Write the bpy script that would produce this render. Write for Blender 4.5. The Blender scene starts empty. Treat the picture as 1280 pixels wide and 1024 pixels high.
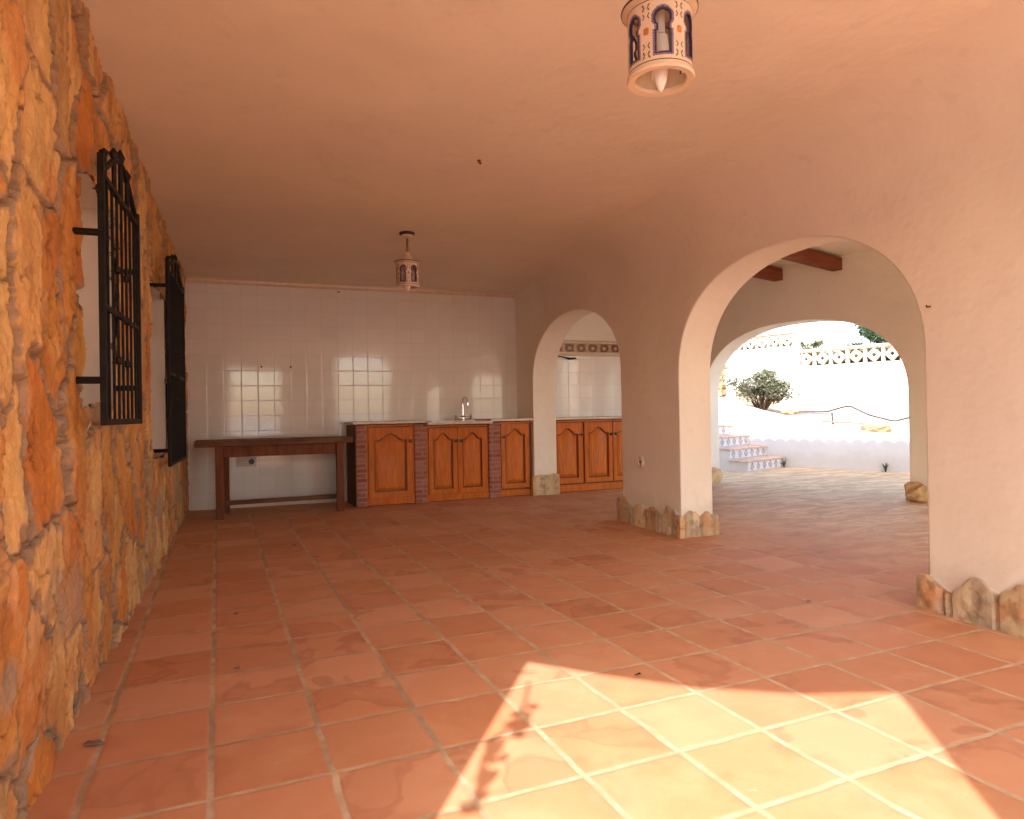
import bpy, bmesh, math, random
import numpy as np
from mathutils import Vector, Matrix
T = 0.31                      # one floor tile in metres; layout below is in tiles
R = math.radians
random.seed(4)
sc = bpy.context.scene
COL = sc.collection

# ------------------------------------------------------------------ camera
F_, YAW, PITCH, ROLL, CX, CY, CZ = 850.454, 0.4079, 0.0048, -0.0174, 0.1046, -8.2349, 3.1824
c_, s_ = math.cos, math.sin
fwd = Vector((s_(YAW)*c_(PITCH), c_(YAW)*c_(PITCH), s_(PITCH)))
rt = Vector((c_(YAW), -s_(YAW), 0)); up = rt.cross(fwd)
rt2 = rt*c_(ROLL)+up*s_(ROLL); up2 = up*c_(ROLL)-rt*s_(ROLL)
cam = bpy.data.cameras.new('camera'); camo = bpy.data.objects.new('camera', cam); COL.objects.link(camo)
m = Matrix((rt2, up2, -fwd)).transposed().to_4x4(); m.translation = Vector((CX, CY, CZ))*T
camo.matrix_world = m
cam.sensor_fit = 'HORIZONTAL'; cam.sensor_width = 36; cam.lens = F_/1280*36
cam.clip_start = 0.05; cam.clip_end = 3000
sc.camera = camo

# ------------------------------------------------------------------ light
ELEV = R(38)
to_sun = Vector((-0.6*c_(ELEV), -0.8*c_(ELEV), s_(ELEV)))
w = bpy.data.worlds.new('World'); sc.world = w; w.use_nodes = True
nt = w.node_tree; nt.nodes.clear()
sky = nt.nodes.new('ShaderNodeTexSky'); sky.sky_type = 'NISHITA'; sky.sun_disc = False
sky.sun_elevation = ELEV; sky.sun_rotation = math.atan2(to_sun.x, to_sun.y)
sky.dust_density = 2.0; sky.ozone_density = 0.6
bg = nt.nodes.new('ShaderNodeBackground'); bg.inputs[1].default_value = 0.15
wo = nt.nodes.new('ShaderNodeOutputWorld')
nt.links.new(sky.outputs[0], bg.inputs[0]); nt.links.new(bg.outputs[0], wo.inputs[0])
sun = bpy.data.lights.new('sun', 'SUN'); suno = bpy.data.objects.new('sun', sun); COL.objects.link(suno)
sun.energy = 2.0; sun.angle = R(0.6); sun.color = (1.0, 0.85, 0.84)
suno.rotation_euler = (-to_sun).to_track_quat('-Z', 'Y').to_euler()
suno.location = (0, 0, 12)
sc.view_settings.view_transform = 'Standard'; sc.view_settings.look = 'None'
sc.view_settings.exposure = 2.40; sc.view_settings.gamma = 1
cy = sc.cycles
cy.max_bounces = 9; cy.diffuse_bounces = 7; cy.glossy_bounces = 4; cy.transmission_bounces = 6
cy.caustics_reflective = False; cy.caustics_refractive = False; cy.sample_clamp_indirect = 6
try:
    cy.use_denoising = True
except Exception:
    pass

# ------------------------------------------------------------------ materials
class NM:
    def __init__(s, name):
        s.m = bpy.data.materials.new(name); s.m.use_nodes = True
        s.t = s.m.node_tree; s.b = s.t.nodes['Principled BSDF']
        s.tc = None
    def n(s, typ, **k):
        x = s.t.nodes.new('ShaderNode'+typ)
        for a, v in k.items():
            if isinstance(a, str) and a.startswith('i_'):
                x.inputs[a[2:].replace('_', ' ')].default_value = v
            else: setattr(x, a, v)
        return x
    def l(s, a, b): s.t.links.new(a, b)
    def obj(s):
        if not s.tc: s.tc = s.n('TexCoord')
        return s.tc.outputs['Object']
    def mapping(s, scale=(1,1,1), loc=(0,0,0), src=None):
        mp = s.n('Mapping'); mp.inputs['Scale'].default_value = scale; mp.inputs['Location'].default_value = loc
        s.l(src or s.obj(), mp.inputs['Vector']); return mp.outputs[0]
    def noise(s, sc_=5, det=4, rough=.55, vec=None, dist=0):
        x = s.n('TexNoise'); x.inputs['Scale'].default_value = sc_; x.inputs['Detail'].default_value = det
        x.inputs['Roughness'].default_value = rough; x.inputs['Distortion'].default_value = dist
        s.l(vec or s.obj(), x.inputs['Vector']); return x.outputs['Fac']
    def math(s, op, a, b=None, c=None, clamp=False):
        x = s.n('Math'); x.operation = op; x.use_clamp = clamp
        for i, v in enumerate((a, b, c)):
            if v is None: continue
            if hasattr(v, 'links'): s.l(v, x.inputs[i])
            else: x.inputs[i].default_value = v
        return x.outputs[0]
    def ss(s, v, a, b):
        x = s.n('MapRange'); x.interpolation_type = 'SMOOTHSTEP'
        x.inputs[1].default_value = a; x.inputs[2].default_value = b; s.l(v, x.inputs[0]); return x.outputs[0]
    def mix(s, f, a, b, mode='MIX'):
        x = s.n('Mix'); x.data_type = 'RGBA'; x.blend_type = mode
        for i, v in ((0, f), (6, a), (7, b)):
            if hasattr(v, 'links'): s.l(v, x.inputs[i])
            elif i == 0: x.inputs[0].default_value = v
            else: x.inputs[i].default_value = (*v, 1)
        return x.outputs[2]
    def bump(s, h, strength=.3, dist=.01, nrm=None):
        x = s.n('Bump'); x.inputs['Strength'].default_value = strength; x.inputs['Distance'].default_value = dist
        s.l(h, x.inputs['Height'])
        if nrm: s.l(nrm, x.inputs['Normal'])
        return x.outputs[0]
    def out(s, col=None, rough=None, nrm=None, spec=None, metal=None, coat=None):
        for nm, v in (('Base Color', col), ('Roughness', rough), ('Normal', nrm), ('Specular IOR Level', spec), ('Metallic', metal), ('Coat Weight', coat)):
            if v is None: continue
            if hasattr(v, 'links'): s.l(v, s.b.inputs[nm])
            elif isinstance(v, tuple): s.b.inputs[nm].default_value = (*v, 1)
            else: s.b.inputs[nm].default_value = v
        return s.m

def simple(name, col, rough=.5, var=.15, scale=8, bump=.15, metal=0, spec=.5, bscale=40, bdist=.004):
    a = NM(name); n1 = a.noise(scale, 5)
    col2 = tuple(x*(1-var) for x in col); col1 = tuple(min(1, x*(1+var*.6)) for x in col)
    c = a.mix(a.ss(n1, .3, .7), col2, col1)
    nb = a.noise(bscale, 4)
    return a.out(c, rough, a.bump(nb, bump, bdist), spec, metal)

def mat_plaster(name, col, dirt=(.42, .34, .27), low=True):
    a = NM(name)
    n1 = a.noise(1.3, 5); n2 = a.noise(9, 4)
    c = a.mix(a.ss(n1, .3, .75), tuple(x*.93 for x in col), col)
    c = a.mix(a.math('MULTIPLY', a.ss(n2, .55, .8), .14), c, dirt)
    n5 = a.noise(.8, 6, .7, a.mapping((1, 1, .6)), .6)
    c = a.mix(a.math('MULTIPLY', a.ss(n5, .56, .74), .16), c, dirt)
    if low:   # splash dirt with a ragged edge just above the floor
        sep = a.n('SeparateXYZ'); a.l(a.obj(), sep.inputs[0])
        n3 = a.noise(5, 6, .65)
        z = a.math('ADD', sep.outputs[2], a.math('MULTIPLY', n3, -.45))
        c = a.mix(a.math('MULTIPLY', a.ss(z, .12, -.08), .28), c, dirt)
    b1 = a.noise(3.5, 3); b2 = a.noise(22, 5, .6); b3 = a.noise(120, 2)
    h = a.math('ADD', a.math('MULTIPLY', b1, 2.2), a.math('ADD', a.math('MULTIPLY', b2, .3), a.math('MULTIPLY', b3, .06)))
    return a.out(c, .75, a.bump(h, .45, .012), .3)

def mat_floor():
    a = NM('terracotta_floor')
    v = a.mapping((1/T, 1/T, 1/T))
    wn = a.n('TexNoise'); wn.inputs['Scale'].default_value = 2.3; wn.inputs['Detail'].default_value = 2
    a.l(v, wn.inputs['Vector'])
    wv = a.n('VectorMath'); wv.operation = 'MULTIPLY_ADD'
    a.l(wn.outputs['Color'], wv.inputs[0]); wv.inputs[1].default_value = (.055, .055, 0); a.l(v, wv.inputs[2])
    off = a.n('VectorMath'); off.operation = 'SUBTRACT'; a.l(wv.outputs[0], off.inputs[0]); off.inputs[1].default_value = (.0275, .0275, 0)
    P = off.outputs[0]
    fl = a.n('VectorMath'); fl.operation = 'FLOOR'; a.l(P, fl.inputs[0])
    rnd = a.n('TexWhiteNoise'); rnd.noise_dimensions = '2D'; a.l(fl.outputs[0], rnd.inputs['Vector'])
    rc = a.n('SeparateColor'); a.l(rnd.outputs['Color'], rc.inputs[0])
    sp = a.n('SeparateXYZ'); a.l(P, sp.inputs[0])
    def edge(o):
        f = a.math('FRACT', o); return a.math('MINIMUM', f, a.math('SUBTRACT', 1.0, f))
    ex, ey = edge(sp.outputs[0]), edge(sp.outputs[1])
    en = a.noise(9, 4, .6, v)
    ed = a.math('ADD', a.math('MINIMUM', ex, a.math('MULTIPLY', ey, 1.12)), a.math('MULTIPLY', a.math('SUBTRACT', en, .5), .014))
    tile = a.ss(ed, .020, .036)       # 0 in the joint, 1 on the tile
    # per-tile offset so that stains stop at the joints
    po = a.n('VectorMath'); po.operation = 'MULTIPLY_ADD'; a.l(rnd.outputs['Color'], po.inputs[0]); po.inputs[1].default_value = (9, 9, 9); a.l(v, po.inputs[2])
    PV = po.outputs[0]
    big = a.noise(.22, 3, .5, v)
    base = a.mix(rc.outputs[0], (.53, .245, .118), (.63, .312, .170))
    base = a.mix(a.math('MULTIPLY', rc.outputs[1], .55), base, (.57, .25, .115))
    m1 = a.noise(1.7, 5, .6, PV)
    base = a.mix(a.math('MULTIPLY', a.ss(m1, .42, .75), .5), base, (.64, .35, .18))
    r4 = a.n('TexWhiteNoise'); r4.noise_dimensions = '3D'
    fo = a.n('VectorMath'); fo.operation = 'ADD'; a.l(fl.outputs[0], fo.inputs[0]); fo.inputs[1].default_value = (3.3, 7.7, 1.1); a.l(fo.outputs[0], r4.inputs['Vector'])
    base = a.mix(a.math('MULTIPLY', a.ss(r4.outputs['Value'], .62, 1.0), .45), base, (.66, .37, .215))
    base = a.mix(a.math('MULTIPLY', a.ss(r4.outputs['Value'], .3, .0), .35), base, (.47, .19, .085))
    # soft dark smudges gathered along the joints, and pale rubbed patches
    sm = a.math('MULTIPLY', a.ss(ed, .30, .03), a.ss(a.noise(1.4, 4, .55, PV, .3), .50, .68))
    base = a.mix(a.math('MULTIPLY', sm, .40), base, (.40, .15, .07))
    rb = a.ss(a.noise(.75, 5, .6, v, .5), .52, .7)
    base = a.mix(a.math('MULTIPLY', rb, .30), base, (.68, .41, .25))
    s1 = a.noise(1.15, 3, .45, PV, .4)
    st = a.math('MULTIPLY', a.ss(s1, .585, .66), a.math('MULTIPLY', a.ss(rc.outputs[2], .5, .9), .35))
    base = a.mix(st, base, (.44, .17, .08))
    ring = a.math('MULTIPLY', a.ss(s1, .545, .59), a.ss(s1, .65, .60))
    base = a.mix(a.math('MULTIPLY', ring, a.math('MULTIPLY', a.ss(rc.outputs[2], .5, .8), .38)), base, (.33, .12, .06))
    fl2 = a.noise(26, 5, .7, v)
    base = a.mix(a.math('MULTIPLY', a.ss(fl2, .5, .8), .22), base, (.66, .40, .25))
    eff = a.ss(a.noise(.9, 6, .7, v), .66, .72)
    base = a.mix(a.math('MULTIPLY', a.math('MULTIPLY', eff, a.ss(fl2, .45, .6)), .5), base, (.62, .52, .43))
    pits = a.ss(a.noise(60, 2, .5, v), .72, .78)
    base = a.mix(a.math('MULTIPLY', pits, .4), base, (.2, .07, .035))
    # weather-worn, paler and streaked with dirt towards the open gallery
    out = a.ss(sp.outputs[0], 10.5, 17.0)
    dn = a.noise(.8, 6, .65, a.mapping((.9/T, 2.6/T, 1)), 1.0)
    pale = a.mix(a.ss(dn, .4, .62), (.52, .34, .17), (.84, .60, .34))
    base = a.mix(a.math('MULTIPLY', out, .75), base, pale)
    gn = a.ss(a.noise(3, 4, .6, v), .35, .7)
    grout = a.mix(gn, (.48, .34, .20), (.62, .47, .31))
    gdirt = a.math('MULTIPLY', a.ss(a.noise(.7, 3, .5, v), .40, .6), a.ss(sp.outputs[0], 6.0, .5))
    grout = a.mix(a.math('MULTIPLY', gdirt, .45), grout, (.20, .13, .08))
    col = a.mix(tile, grout, base)
    hh = a.math('ADD', a.math('MULTIPLY', a.ss(ed, .012, .06), 1.0), a.math('ADD', a.math('MULTIPLY', a.noise(2.2, 3, .5, PV), .5), a.math('MULTIPLY', rc.outputs[1], .15)))
    hh = a.math('ADD', hh, a.math('MULTIPLY', fl2, .12))
    rough = a.math('ADD', .50, a.math('MULTIPLY', a.noise(4, 4, .6, v), .3))
    rough = a.math('ADD', rough, a.math('MULTIPLY', a.math('SUBTRACT', 1.0, tile), .25))
    return a.out(col, rough, a.bump(hh, .38, .003), .2)

def mat_walltile():
    a = NM('white_glazed_tile')
    S = .555*T
    sp = a.n('SeparateXYZ'); a.l(a.obj(), sp.inputs[0])
    xs = a.math('DIVIDE', a.math('SUBTRACT', sp.outputs[0], .045*T), S); zs = a.math('DIVIDE', sp.outputs[2], S*.97)
    def edge(o):
        f = a.math('FRACT', o); return a.math('MINIMUM', f, a.math('SUBTRACT', 1.0, f))
    ed = a.math('MINIMUM', edge(xs), edge(zs))
    tile = a.ss(ed, .010, .022)
    cv = a.n('CombineXYZ'); a.l(a.math('FLOOR', xs), cv.inputs[0]); a.l(a.math('FLOOR', zs), cv.inputs[1])
    rnd = a.n('TexWhiteNoise'); rnd.noise_dimensions = '2D'; a.l(cv.outputs[0], rnd.inputs['Vector'])
    rc = a.n('SeparateColor'); a.l(rnd.outputs['Color'], rc.inputs[0])
    col = a.mix(rc.outputs[0], (.76, .73, .68), (.80, .77, .72))
    col = a.mix(tile, (.66, .61, .55), col)
    # each tile sits at its own slight angle: tilt heights inside the tile
    fx = a.math('SUBTRACT', a.math('FRACT', xs), .5); fz = a.math('SUBTRACT', a.math('FRACT', zs), .5)
    tilt = a.math('ADD', a.math('MULTIPLY', fx, a.math('MULTIPLY', a.math('SUBTRACT', rc.outputs[1], .5), .35)), a.math('MULTIPLY', fz, a.math('MULTIPLY', a.math('SUBTRACT', rc.outputs[2], .5), .35)))
    pil = a.math('MULTIPLY', a.ss(ed, .0, .05), .28)
    wav = a.math('MULTIPLY', a.noise(14, 2, .4), .22)
    h = a.math('ADD', a.math('ADD', tilt, pil), wav)
    rough = a.math('ADD', .07, a.math('MULTIPLY', a.math('SUBTRACT', 1.0, tile), .5))
    return a.out(col, rough, a.bump(h, .5, .0022), .62)

def mat_wood(name, dark, light, scale=3.0, axis=2, rough=.38, coat=.25):
    a = NM(name)
    s = [14*scale]*3; s[axis] = 1.1*scale
    v = a.mapping(tuple(s))
    n1 = a.noise(1.0, 5, .6, v, 1.2); n2 = a.noise(3.2, 3, .6, v)
    big = a.noise(2.5, 2)
    c = a.mix(a.ss(n1, .3, .7), dark, light)
    c = a.mix(a.math('MULTIPLY', a.ss(n2, .5, .75), .35), c, tuple(x*.5 for x in dark))
    c = a.mix(a.math('MULTIPLY', a.ss(big, .4, .7), .25), c, tuple(x*.75 for x in dark))
    return a.out(c, rough, a.bump(n1, .12, .002), .22, None, coat)

def mat_attr(name, attr='Col', rough=.85, bsc=35, bstr=.6, bd=.006, spec=.25, streak=True):
    a = NM(name)
    at = a.n('Attribute'); at.attribute_name = attr
    n1 = a.noise(6, 6, .65, a.mapping((1, 1, .45))); n2 = a.noise(30, 5, .7)
    c = a.mix(a.ss(n1, .35, .7), at.outputs['Color'], a.mix(1.0, at.outputs['Color'], (1.25, 1.12, .95), 'MULTIPLY'))
    c = a.mix(a.math('MULTIPLY', a.ss(n1, .5, .3), .55), c, a.mix(1.0, at.outputs['Color'], (.72, .52, .38), 'MULTIPLY'))
    c = a.mix(a.math('MULTIPLY', a.ss(n2, .55, .72), .35), c, a.mix(1.0, at.outputs['Color'], (.55, .42, .35), 'MULTIPLY'))
    h = a.math('ADD', a.noise(bsc, 6, .7), a.math('MULTIPLY', a.noise(9, 5, .65), 1.5))
    return a.out(c, rough, a.bump(h, bstr, bd), spec)

def mat_brick():
    a = NM('red_brick')
    sp = a.n('SeparateXYZ'); a.l(a.obj(), sp.inputs[0])
    zr = a.math('DIVIDE', sp.outputs[2], .052); row = a.math('FLOOR', zr)
    xo = a.math('ADD', a.math('DIVIDE', a.math('ADD', sp.outputs[0], sp.outputs[1]), .21), a.math('MULTIPLY', a.math('MODULO', row, 2.0), .5))
    def edge(o):
        f = a.math('FRACT', o); return a.math('MINIMUM', f, a.math('SUBTRACT', 1.0, f))
    n0 = a.noise(30, 3)
    ez = a.math('ADD', edge(zr), a.math('MULTIPLY', a.math('SUBTRACT', n0, .5), .12)); ex = a.math('MULTIPLY', edge(xo), 4.0)
    ed = a.math('MINIMUM', ez, ex); br = a.ss(ed, .10, .2)
    cv = a.n('CombineXYZ'); a.l(a.math('FLOOR', xo), cv.inputs[0]); a.l(row, cv.inputs[1])
    rnd = a.n('TexWhiteNoise'); rnd.noise_dimensions = '2D'; a.l(cv.outputs[0], rnd.inputs['Vector'])
    c = a.mix(rnd.outputs['Value'], (.27, .075, .045), (.40, .15, .10))
    c = a.mix(a.math('MULTIPLY', a.ss(a.noise(18, 5), .5, .7), .4), c, (.45, .26, .2))
    c = a.mix(br, (.37, .22, .17), c)
    return a.out(c, .85, a.bump(a.math('ADD', br, a.math('MULTIPLY', a.noise(60, 4), .5)), .7, .006), .2)

def mat_border():
    a = NM('patterned_border_tile')
    sp = a.n('SeparateXYZ'); a.l(a.obj(), sp.inputs[0])
    u = a.math('DIVIDE', sp.outputs[0], .17); f = a.math('ABSOLUTE', a.math('SUBTRACT', a.math('FRACT', u), .5))
    z = a.math('SUBTRACT', a.math('DIVIDE', sp.outputs[2], .115), 15.3)
    fz = a.math('ABSOLUTE', a.math('SUBTRACT', a.math('FRACT', z), .5))
    d = a.math('SQRT', a.math('ADD', a.math('POWER', f, 2.0), a.math('POWER', a.math('MULTIPLY', fz, .8), 2.0)))
    arch = a.math('MULTIPLY', a.ss(d, .2, .23), a.ss(d, .36, .33))
    dot = a.ss(d, .12, .09)
    n = a.ss(a.noise(90, 2), .45, .6)
    c = a.mix(n, (.16, .06, .03), (.50, .34, .2))
    c = a.mix(arch, c, (.12, .035, .03)); c = a.mix(dot, c, (.6, .42, .12))
    side = a.ss(f, .38, .42); c = a.mix(side, c, (.50, .32, .18))
    return a.out(c, .2, None, .5)

def mat_riser():
    a = NM('painted_riser_tile')
    sp = a.n('SeparateXYZ'); a.l(a.obj(), sp.inputs[0])
    u = a.math('DIVIDE', sp.outputs[0], .2); f = a.math('ABSOLUTE', a.math('SUBTRACT', a.math('FRACT', u), .5))
    z = a.math('FRACT', a.math('DIVIDE', sp.outputs[2], .58*T)); fz = a.math('ABSOLUTE', a.math('SUBTRACT', z, .45))
    d = a.math('ADD', f, a.math('MULTIPLY', fz, .9))
    blob = a.math('MULTIPLY', a.ss(d, .42, .38), a.ss(a.noise(55, 2), .42, .55))
    ring = a.math('MULTIPLY', a.ss(d, .3, .27), a.ss(d, .12, .16))
    c = a.mix(blob, (.62, .60, .58), (.20, .22, .27)); c = a.mix(a.math('MULTIPLY', ring, .8), c, (.28, .30, .38))
    c = a.mix(a.ss(d, .1, .06), c, (.6, .42, .1))
    return a.out(c, .25, None, .5)

M = {}
M['plaster'] = mat_plaster('cream_plaster', (.84, .77, .655))
M['ceiling'] = mat_plaster('ceiling_plaster', (.84, .77, .655), low=False)
M['white'] = mat_plaster('white_render', (.74, .73, .72))
M['yardwhite'] = mat_plaster('courtyard_render', (.60, .60, .62))
M['floor'] = mat_floor()
M['wtile'] = mat_walltile()
M['stone'] = mat_attr('orange_quarry_stone', bstr=.9, bd=.010)
M['skirt'] = mat_attr('skirting_stone', bstr=.6)
M['pine'] = mat_wood('varnished_pine', (.44, .102, .006), (.62, .170, .014), rough=.45, coat=.03)
M['pine_panel'] = mat_wood('varnished_pine_panel', (.47, .112, .007), (.66, .185, .017), rough=.45, coat=.03)
M['groove'] = simple('dark_groove', (.16, .045, .01), .5)
M['bench'] = mat_wood('old_brown_timber', (.11, .045, .020), (.20, .09, .042), 2, 0, .6, 0)
M['benchleg'] = mat_wood('old_brown_leg_timber', (.13, .036, .012), (.22, .07, .025), 2, 2, .6, 0)
M['beam'] = mat_wood('red_brown_beam', (.13, .033, .012), (.24, .062, .022), 2, 0, .55, 0)
M['brick'] = mat_brick()
M['worktop'] = simple('worktop_tile', (.62, .50, .40), .25, .15, 20, .1)
M['iron'] = simple('black_iron', (.011, .008, .006), .6, .4, 30, .3, .0, .2)
M['chrome'] = simple('chrome', (.75, .75, .76), .12, .05, 20, .02, 1.0)
M['steel'] = simple('steel_sink', (.55, .55, .55), .3, .1, 20, .05, 1.0)
M['brass'] = simple('aged_brass', (.23, .12, .04), .4, .3, 30, .1, .8)
M['knob'] = simple('dark_knob', (.03, .018, .010), .35, .2, 30, .1)
M['ceramic'] = simple('cream_ceramic', (.70, .56, .40), .3, .08, 20, .05)
M['blueglaze'] = simple('blue_glaze', (.035, .03, .075), .3, .4, 60, .05)
M['orangeglaze'] = simple('orange_glaze', (.55, .20, .05), .35, .3, 60, .05)
M['lilacglaze'] = simple('lilac_glaze', (.30, .22, .33), .3, .2, 60, .05)
M['greenglaze'] = simple('olive_glaze', (.13, .10, .05), .35, .3, 60, .05)
M['bulb'] = simple('frosted_bulb', (.80, .76, .68), .3, .03, 20, .02)
M['socketpl'] = simple('socket_plastic', (.62, .55, .48), .35, .05, 20, .02)
M['border'] = mat_border()
M['riser'] = mat_riser()
M['tread'] = simple('terracotta_tread', (.60, .38, .27), .7, .25, 8, .3)
M['coping'] = simple('coping', (.56, .46, .34), .8, .2, 8, .3)
M['block'] = simple('screen_block', (.70, .62, .48), .8, .15, 12, .4)
M['leaf'] = simple('grey_green_leaf', (.13, .14, .075), .6, .5, 12, .1)
M['leaf2'] = simple('dark_green_leaf', (.035, .075, .022), .6, .5, 8, .1)
M['leaf3'] = simple('olive_leaf', (.14, .13, .05), .6, .4, 8, .1)
M['bark'] = simple('brown_bark', (.12, .08, .05), .9, .4, 20, .8)
M['soil'] = simple('garden_soil', (.40, .30, .19), .95, .3, 4, .8)
M['roof'] = simple('roof_tile', (.45, .20, .11), .8, .3, 10, .4)
M['hose'] = simple('brown_hose', (.07, .05, .035), .6, .2, 20, .1)
M['rock'] = simple('pale_orange_rock', (.55, .36, .18), .9, .35, 9, .9, bscale=18, bdist=.02)
M['terrace'] = simple('pale_terrace', (.78, .71, .63), .85, .2, 3, .4)
M['plank'] = simple('weathered_plank', (.30, .20, .13), .8, .3, 20, .4)
M['glass'] = simple('dark_window_glass', (.05, .05, .05), .06, .1, 3, .01)

# ------------------------------------------------------------------ mesh helpers (tile units)
class MB:
    def __init__(s): s.v = []; s.f = []; s.mi = []; s.cur = 0
    def add(s, vs, fs, M4=None):
        o = len(s.v)
        for p in vs:
            p = Vector(p)
            if M4 is not None: p = M4 @ p
            s.v.append(tuple(p))
        for f in fs: s.f.append(tuple(i+o for i in f)); s.mi.append(s.cur)
        return s
    def box(s, x0, x1, y0, y1, z0, z1, M4=None):
        vs = [(x0,y0,z0),(x1,y0,z0),(x1,y1,z0),(x0,y1,z0),(x0,y0,z1),(x1,y0,z1),(x1,y1,z1),(x0,y1,z1)]
        return s.add(vs, [(0,3,2,1),(4,5,6,7),(0,1,5,4),(1,2,6,5),(2,3,7,6),(3,0,4,7)], M4)
    def prism(s, pts, axis, a, b, M4=None):   # extrude 2D polygon along axis
        def P(u, v, w): return {0: (w, u, v), 1: (u, w, v), 2: (u, v, w)}[axis]
        n = len(pts)
        vs = [P(u, v, a) for u, v in pts]+[P(u, v, b) for u, v in pts]
        fs = [tuple(range(n))[::-1], tuple(range(n, 2*n))]+[(i, (i+1) % n, (i+1) % n+n, i+n) for i in range(n)]
        return s.add(vs, fs, M4)
    def tube(s, pts, r, n=8, M4=None, cap=True):
        pts = [Vector(p) for p in pts]; rs = r if isinstance(r, (list, tuple)) else [r]*len(pts)
        vs = []; fs = []
        prev = None
        for i, p in enumerate(pts):
            d = (pts[min(i+1, len(pts)-1)]-pts[max(i-1, 0)]).normalized()
            if prev is None:
                a = Vector((0, 0, 1)) if abs(d.z) < .9 else Vector((1, 0, 0)); u = d.cross(a).normalized()
            else:
                u = (prev-d*prev.dot(d)).normalized()
            prev = u; q = d.cross(u)
            for k in range(n):
                t = 2*math.pi*k/n; vs.append(p+(u*math.cos(t)+q*math.sin(t))*rs[i])
        for i in range(len(pts)-1):
            for k in range(n):
                fs.append((i*n+k, i*n+(k+1) % n, (i+1)*n+(k+1) % n, (i+1)*n+k))
        if cap: fs += [tuple(range(n))[::-1], tuple(range((len(pts)-1)*n, len(pts)*n))]
        return s.add(vs, fs, M4)
    def lathe(s, prof, n=32, M4=None):
        vs = []; fs = []
        for r_, z in prof:
            for k in range(n):
                t = 2*math.pi*k/n; vs.append((r_*math.cos(t), r_*math.sin(t), z))
        for i in range(len(prof)-1):
            for k in range(n): fs.append((i*n+k, i*n+(k+1) % n, (i+1)*n+(k+1) % n, (i+1)*n+k))
        return s.add(vs, fs, M4)
    def build(s, name, mats, parent=None, bevel=0, loc=None, rotz=0, sharp=35, seg=2):
        me = bpy.data.meshes.new(name)
        me.from_pydata([(x*T, y*T, z*T) for x, y, z in s.v], [], s.f)
        mats = mats if isinstance(mats, list) else [mats]
        for mm in mats: me.materials.append(M[mm] if isinstance(mm, str) else mm)
        if len(mats) > 1: me.polygons.foreach_set('material_index', s.mi)
        bm = bmesh.new(); bm.from_mesh(me)
        bmesh.ops.remove_doubles(bm, verts=bm.verts, dist=1e-5)
        if name == 'plaster_face': bmesh.ops.dissolve_limit(bm, angle_limit=R(.3), verts=bm.verts, edges=bm.edges)
        bmesh.ops.recalc_face_normals(bm, faces=bm.faces)
        bm.to_mesh(me); bm.free()
        me.polygons.foreach_set('use_smooth', [True]*len(me.polygons))
        try: me.set_sharp_from_angle(angle=R(sharp))
        except Exception: pass
        o = bpy.data.objects.new(name, me); COL.objects.link(o)
        if parent is not None: o.parent = parent
        if loc is not None: o.location = Vector(loc)*T
        if rotz: o.rotation_euler.z = rotz
        if bevel:
            bv = o.modifiers.new('bevel', 'BEVEL'); bv.width = bevel*T; bv.segments = seg; bv.limit_method = 'ANGLE'; bv.angle_limit = R(40)
            bv.harden_normals = True
        return o
def root(name, loc, rotz, label, cat, group=None):
    o = bpy.data.objects.new(name, None); COL.objects.link(o); o.empty_display_size = .1
    o.location = Vector(loc)*T; o.rotation_euler.z = rotz
    return tag(o, label, cat, group)
def tag(o, label=None, cat=None, group=None, kind=None):
    if label: o['label'] = label
    if cat: o['category'] = cat
    if group: o['group'] = group
    if kind: o['kind'] = kind
    return o
def arch_curve(a, b, spring, crown, ex, n=56):
    c = (a+b)/2; h = (b-a)/2; pts = []
    for i in range(n+1):
        t = math.pi*(1-i/n); cu = math.cos(t); su = math.sin(t)
        u = math.copysign(abs(cu)**(2/ex), cu); wv = su**(2/ex) if su > 1e-9 else 0
        pts.append((c+u*h, spring+wv*(crown-spring)))
    return pts
def arched_wall(mb, v0, v1, z0, z1, x0, x1, ops):
    """wall along local y from v0 to v1, thickness x0..x1, arched openings (a,b,spring,crown,exp)"""
    def quad(a, b, c, d): mb.add([a, b, c, d], [(0, 1, 2, 3)])
    cur = v0; psp = None
    for a, b, sp, cr, ex in ops+[(v1, v1, None, 0, 0)]:
        for X in (x0, x1):
            if a > cur:
                pg = [(X, cur, z0), (X, a, z0)]+([(X, a, sp)] if sp else [])+[(X, a, z1), (X, cur, z1)]+([(X, cur, psp)] if psp else [])
                mb.add(pg, [tuple(range(len(pg)))])
        psp = sp
        quad((x0, cur, z1), (x0, a, z1), (x1, a, z1), (x1, cur, z1))
        if b > a:
            pts = [(a, z0)]+arch_curve(a, b, sp, cr, ex)+[(b, z0)]
            for i in range(len(pts)-1):
                (p, q), (r_, t_) = pts[i], pts[i+1]
                quad((x0, p, q), (x0, r_, t_), (x1, r_, t_), (x1, p, q))
            for X in (x0, x1):
                cv = pts[1:-1]
                for i in range(len(cv)-1):
                    if cv[i+1][0]-cv[i][0] > 1e-6: quad((X, cv[i][0], cv[i][1]), (X, cv[i+1][0], cv[i+1][1]), (X, cv[i+1][0], z1), (X, cv[i][0], z1))
            quad((x0, a, z1), (x0, b, z1), (x1, b, z1), (x1, a, z1))
        cur = b
    for v in (v0, v1): quad((x0, v, z0), (x1, v, z0), (x1, v, z1), (x0, v, z1))
def chamfer_note(): pass

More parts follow.
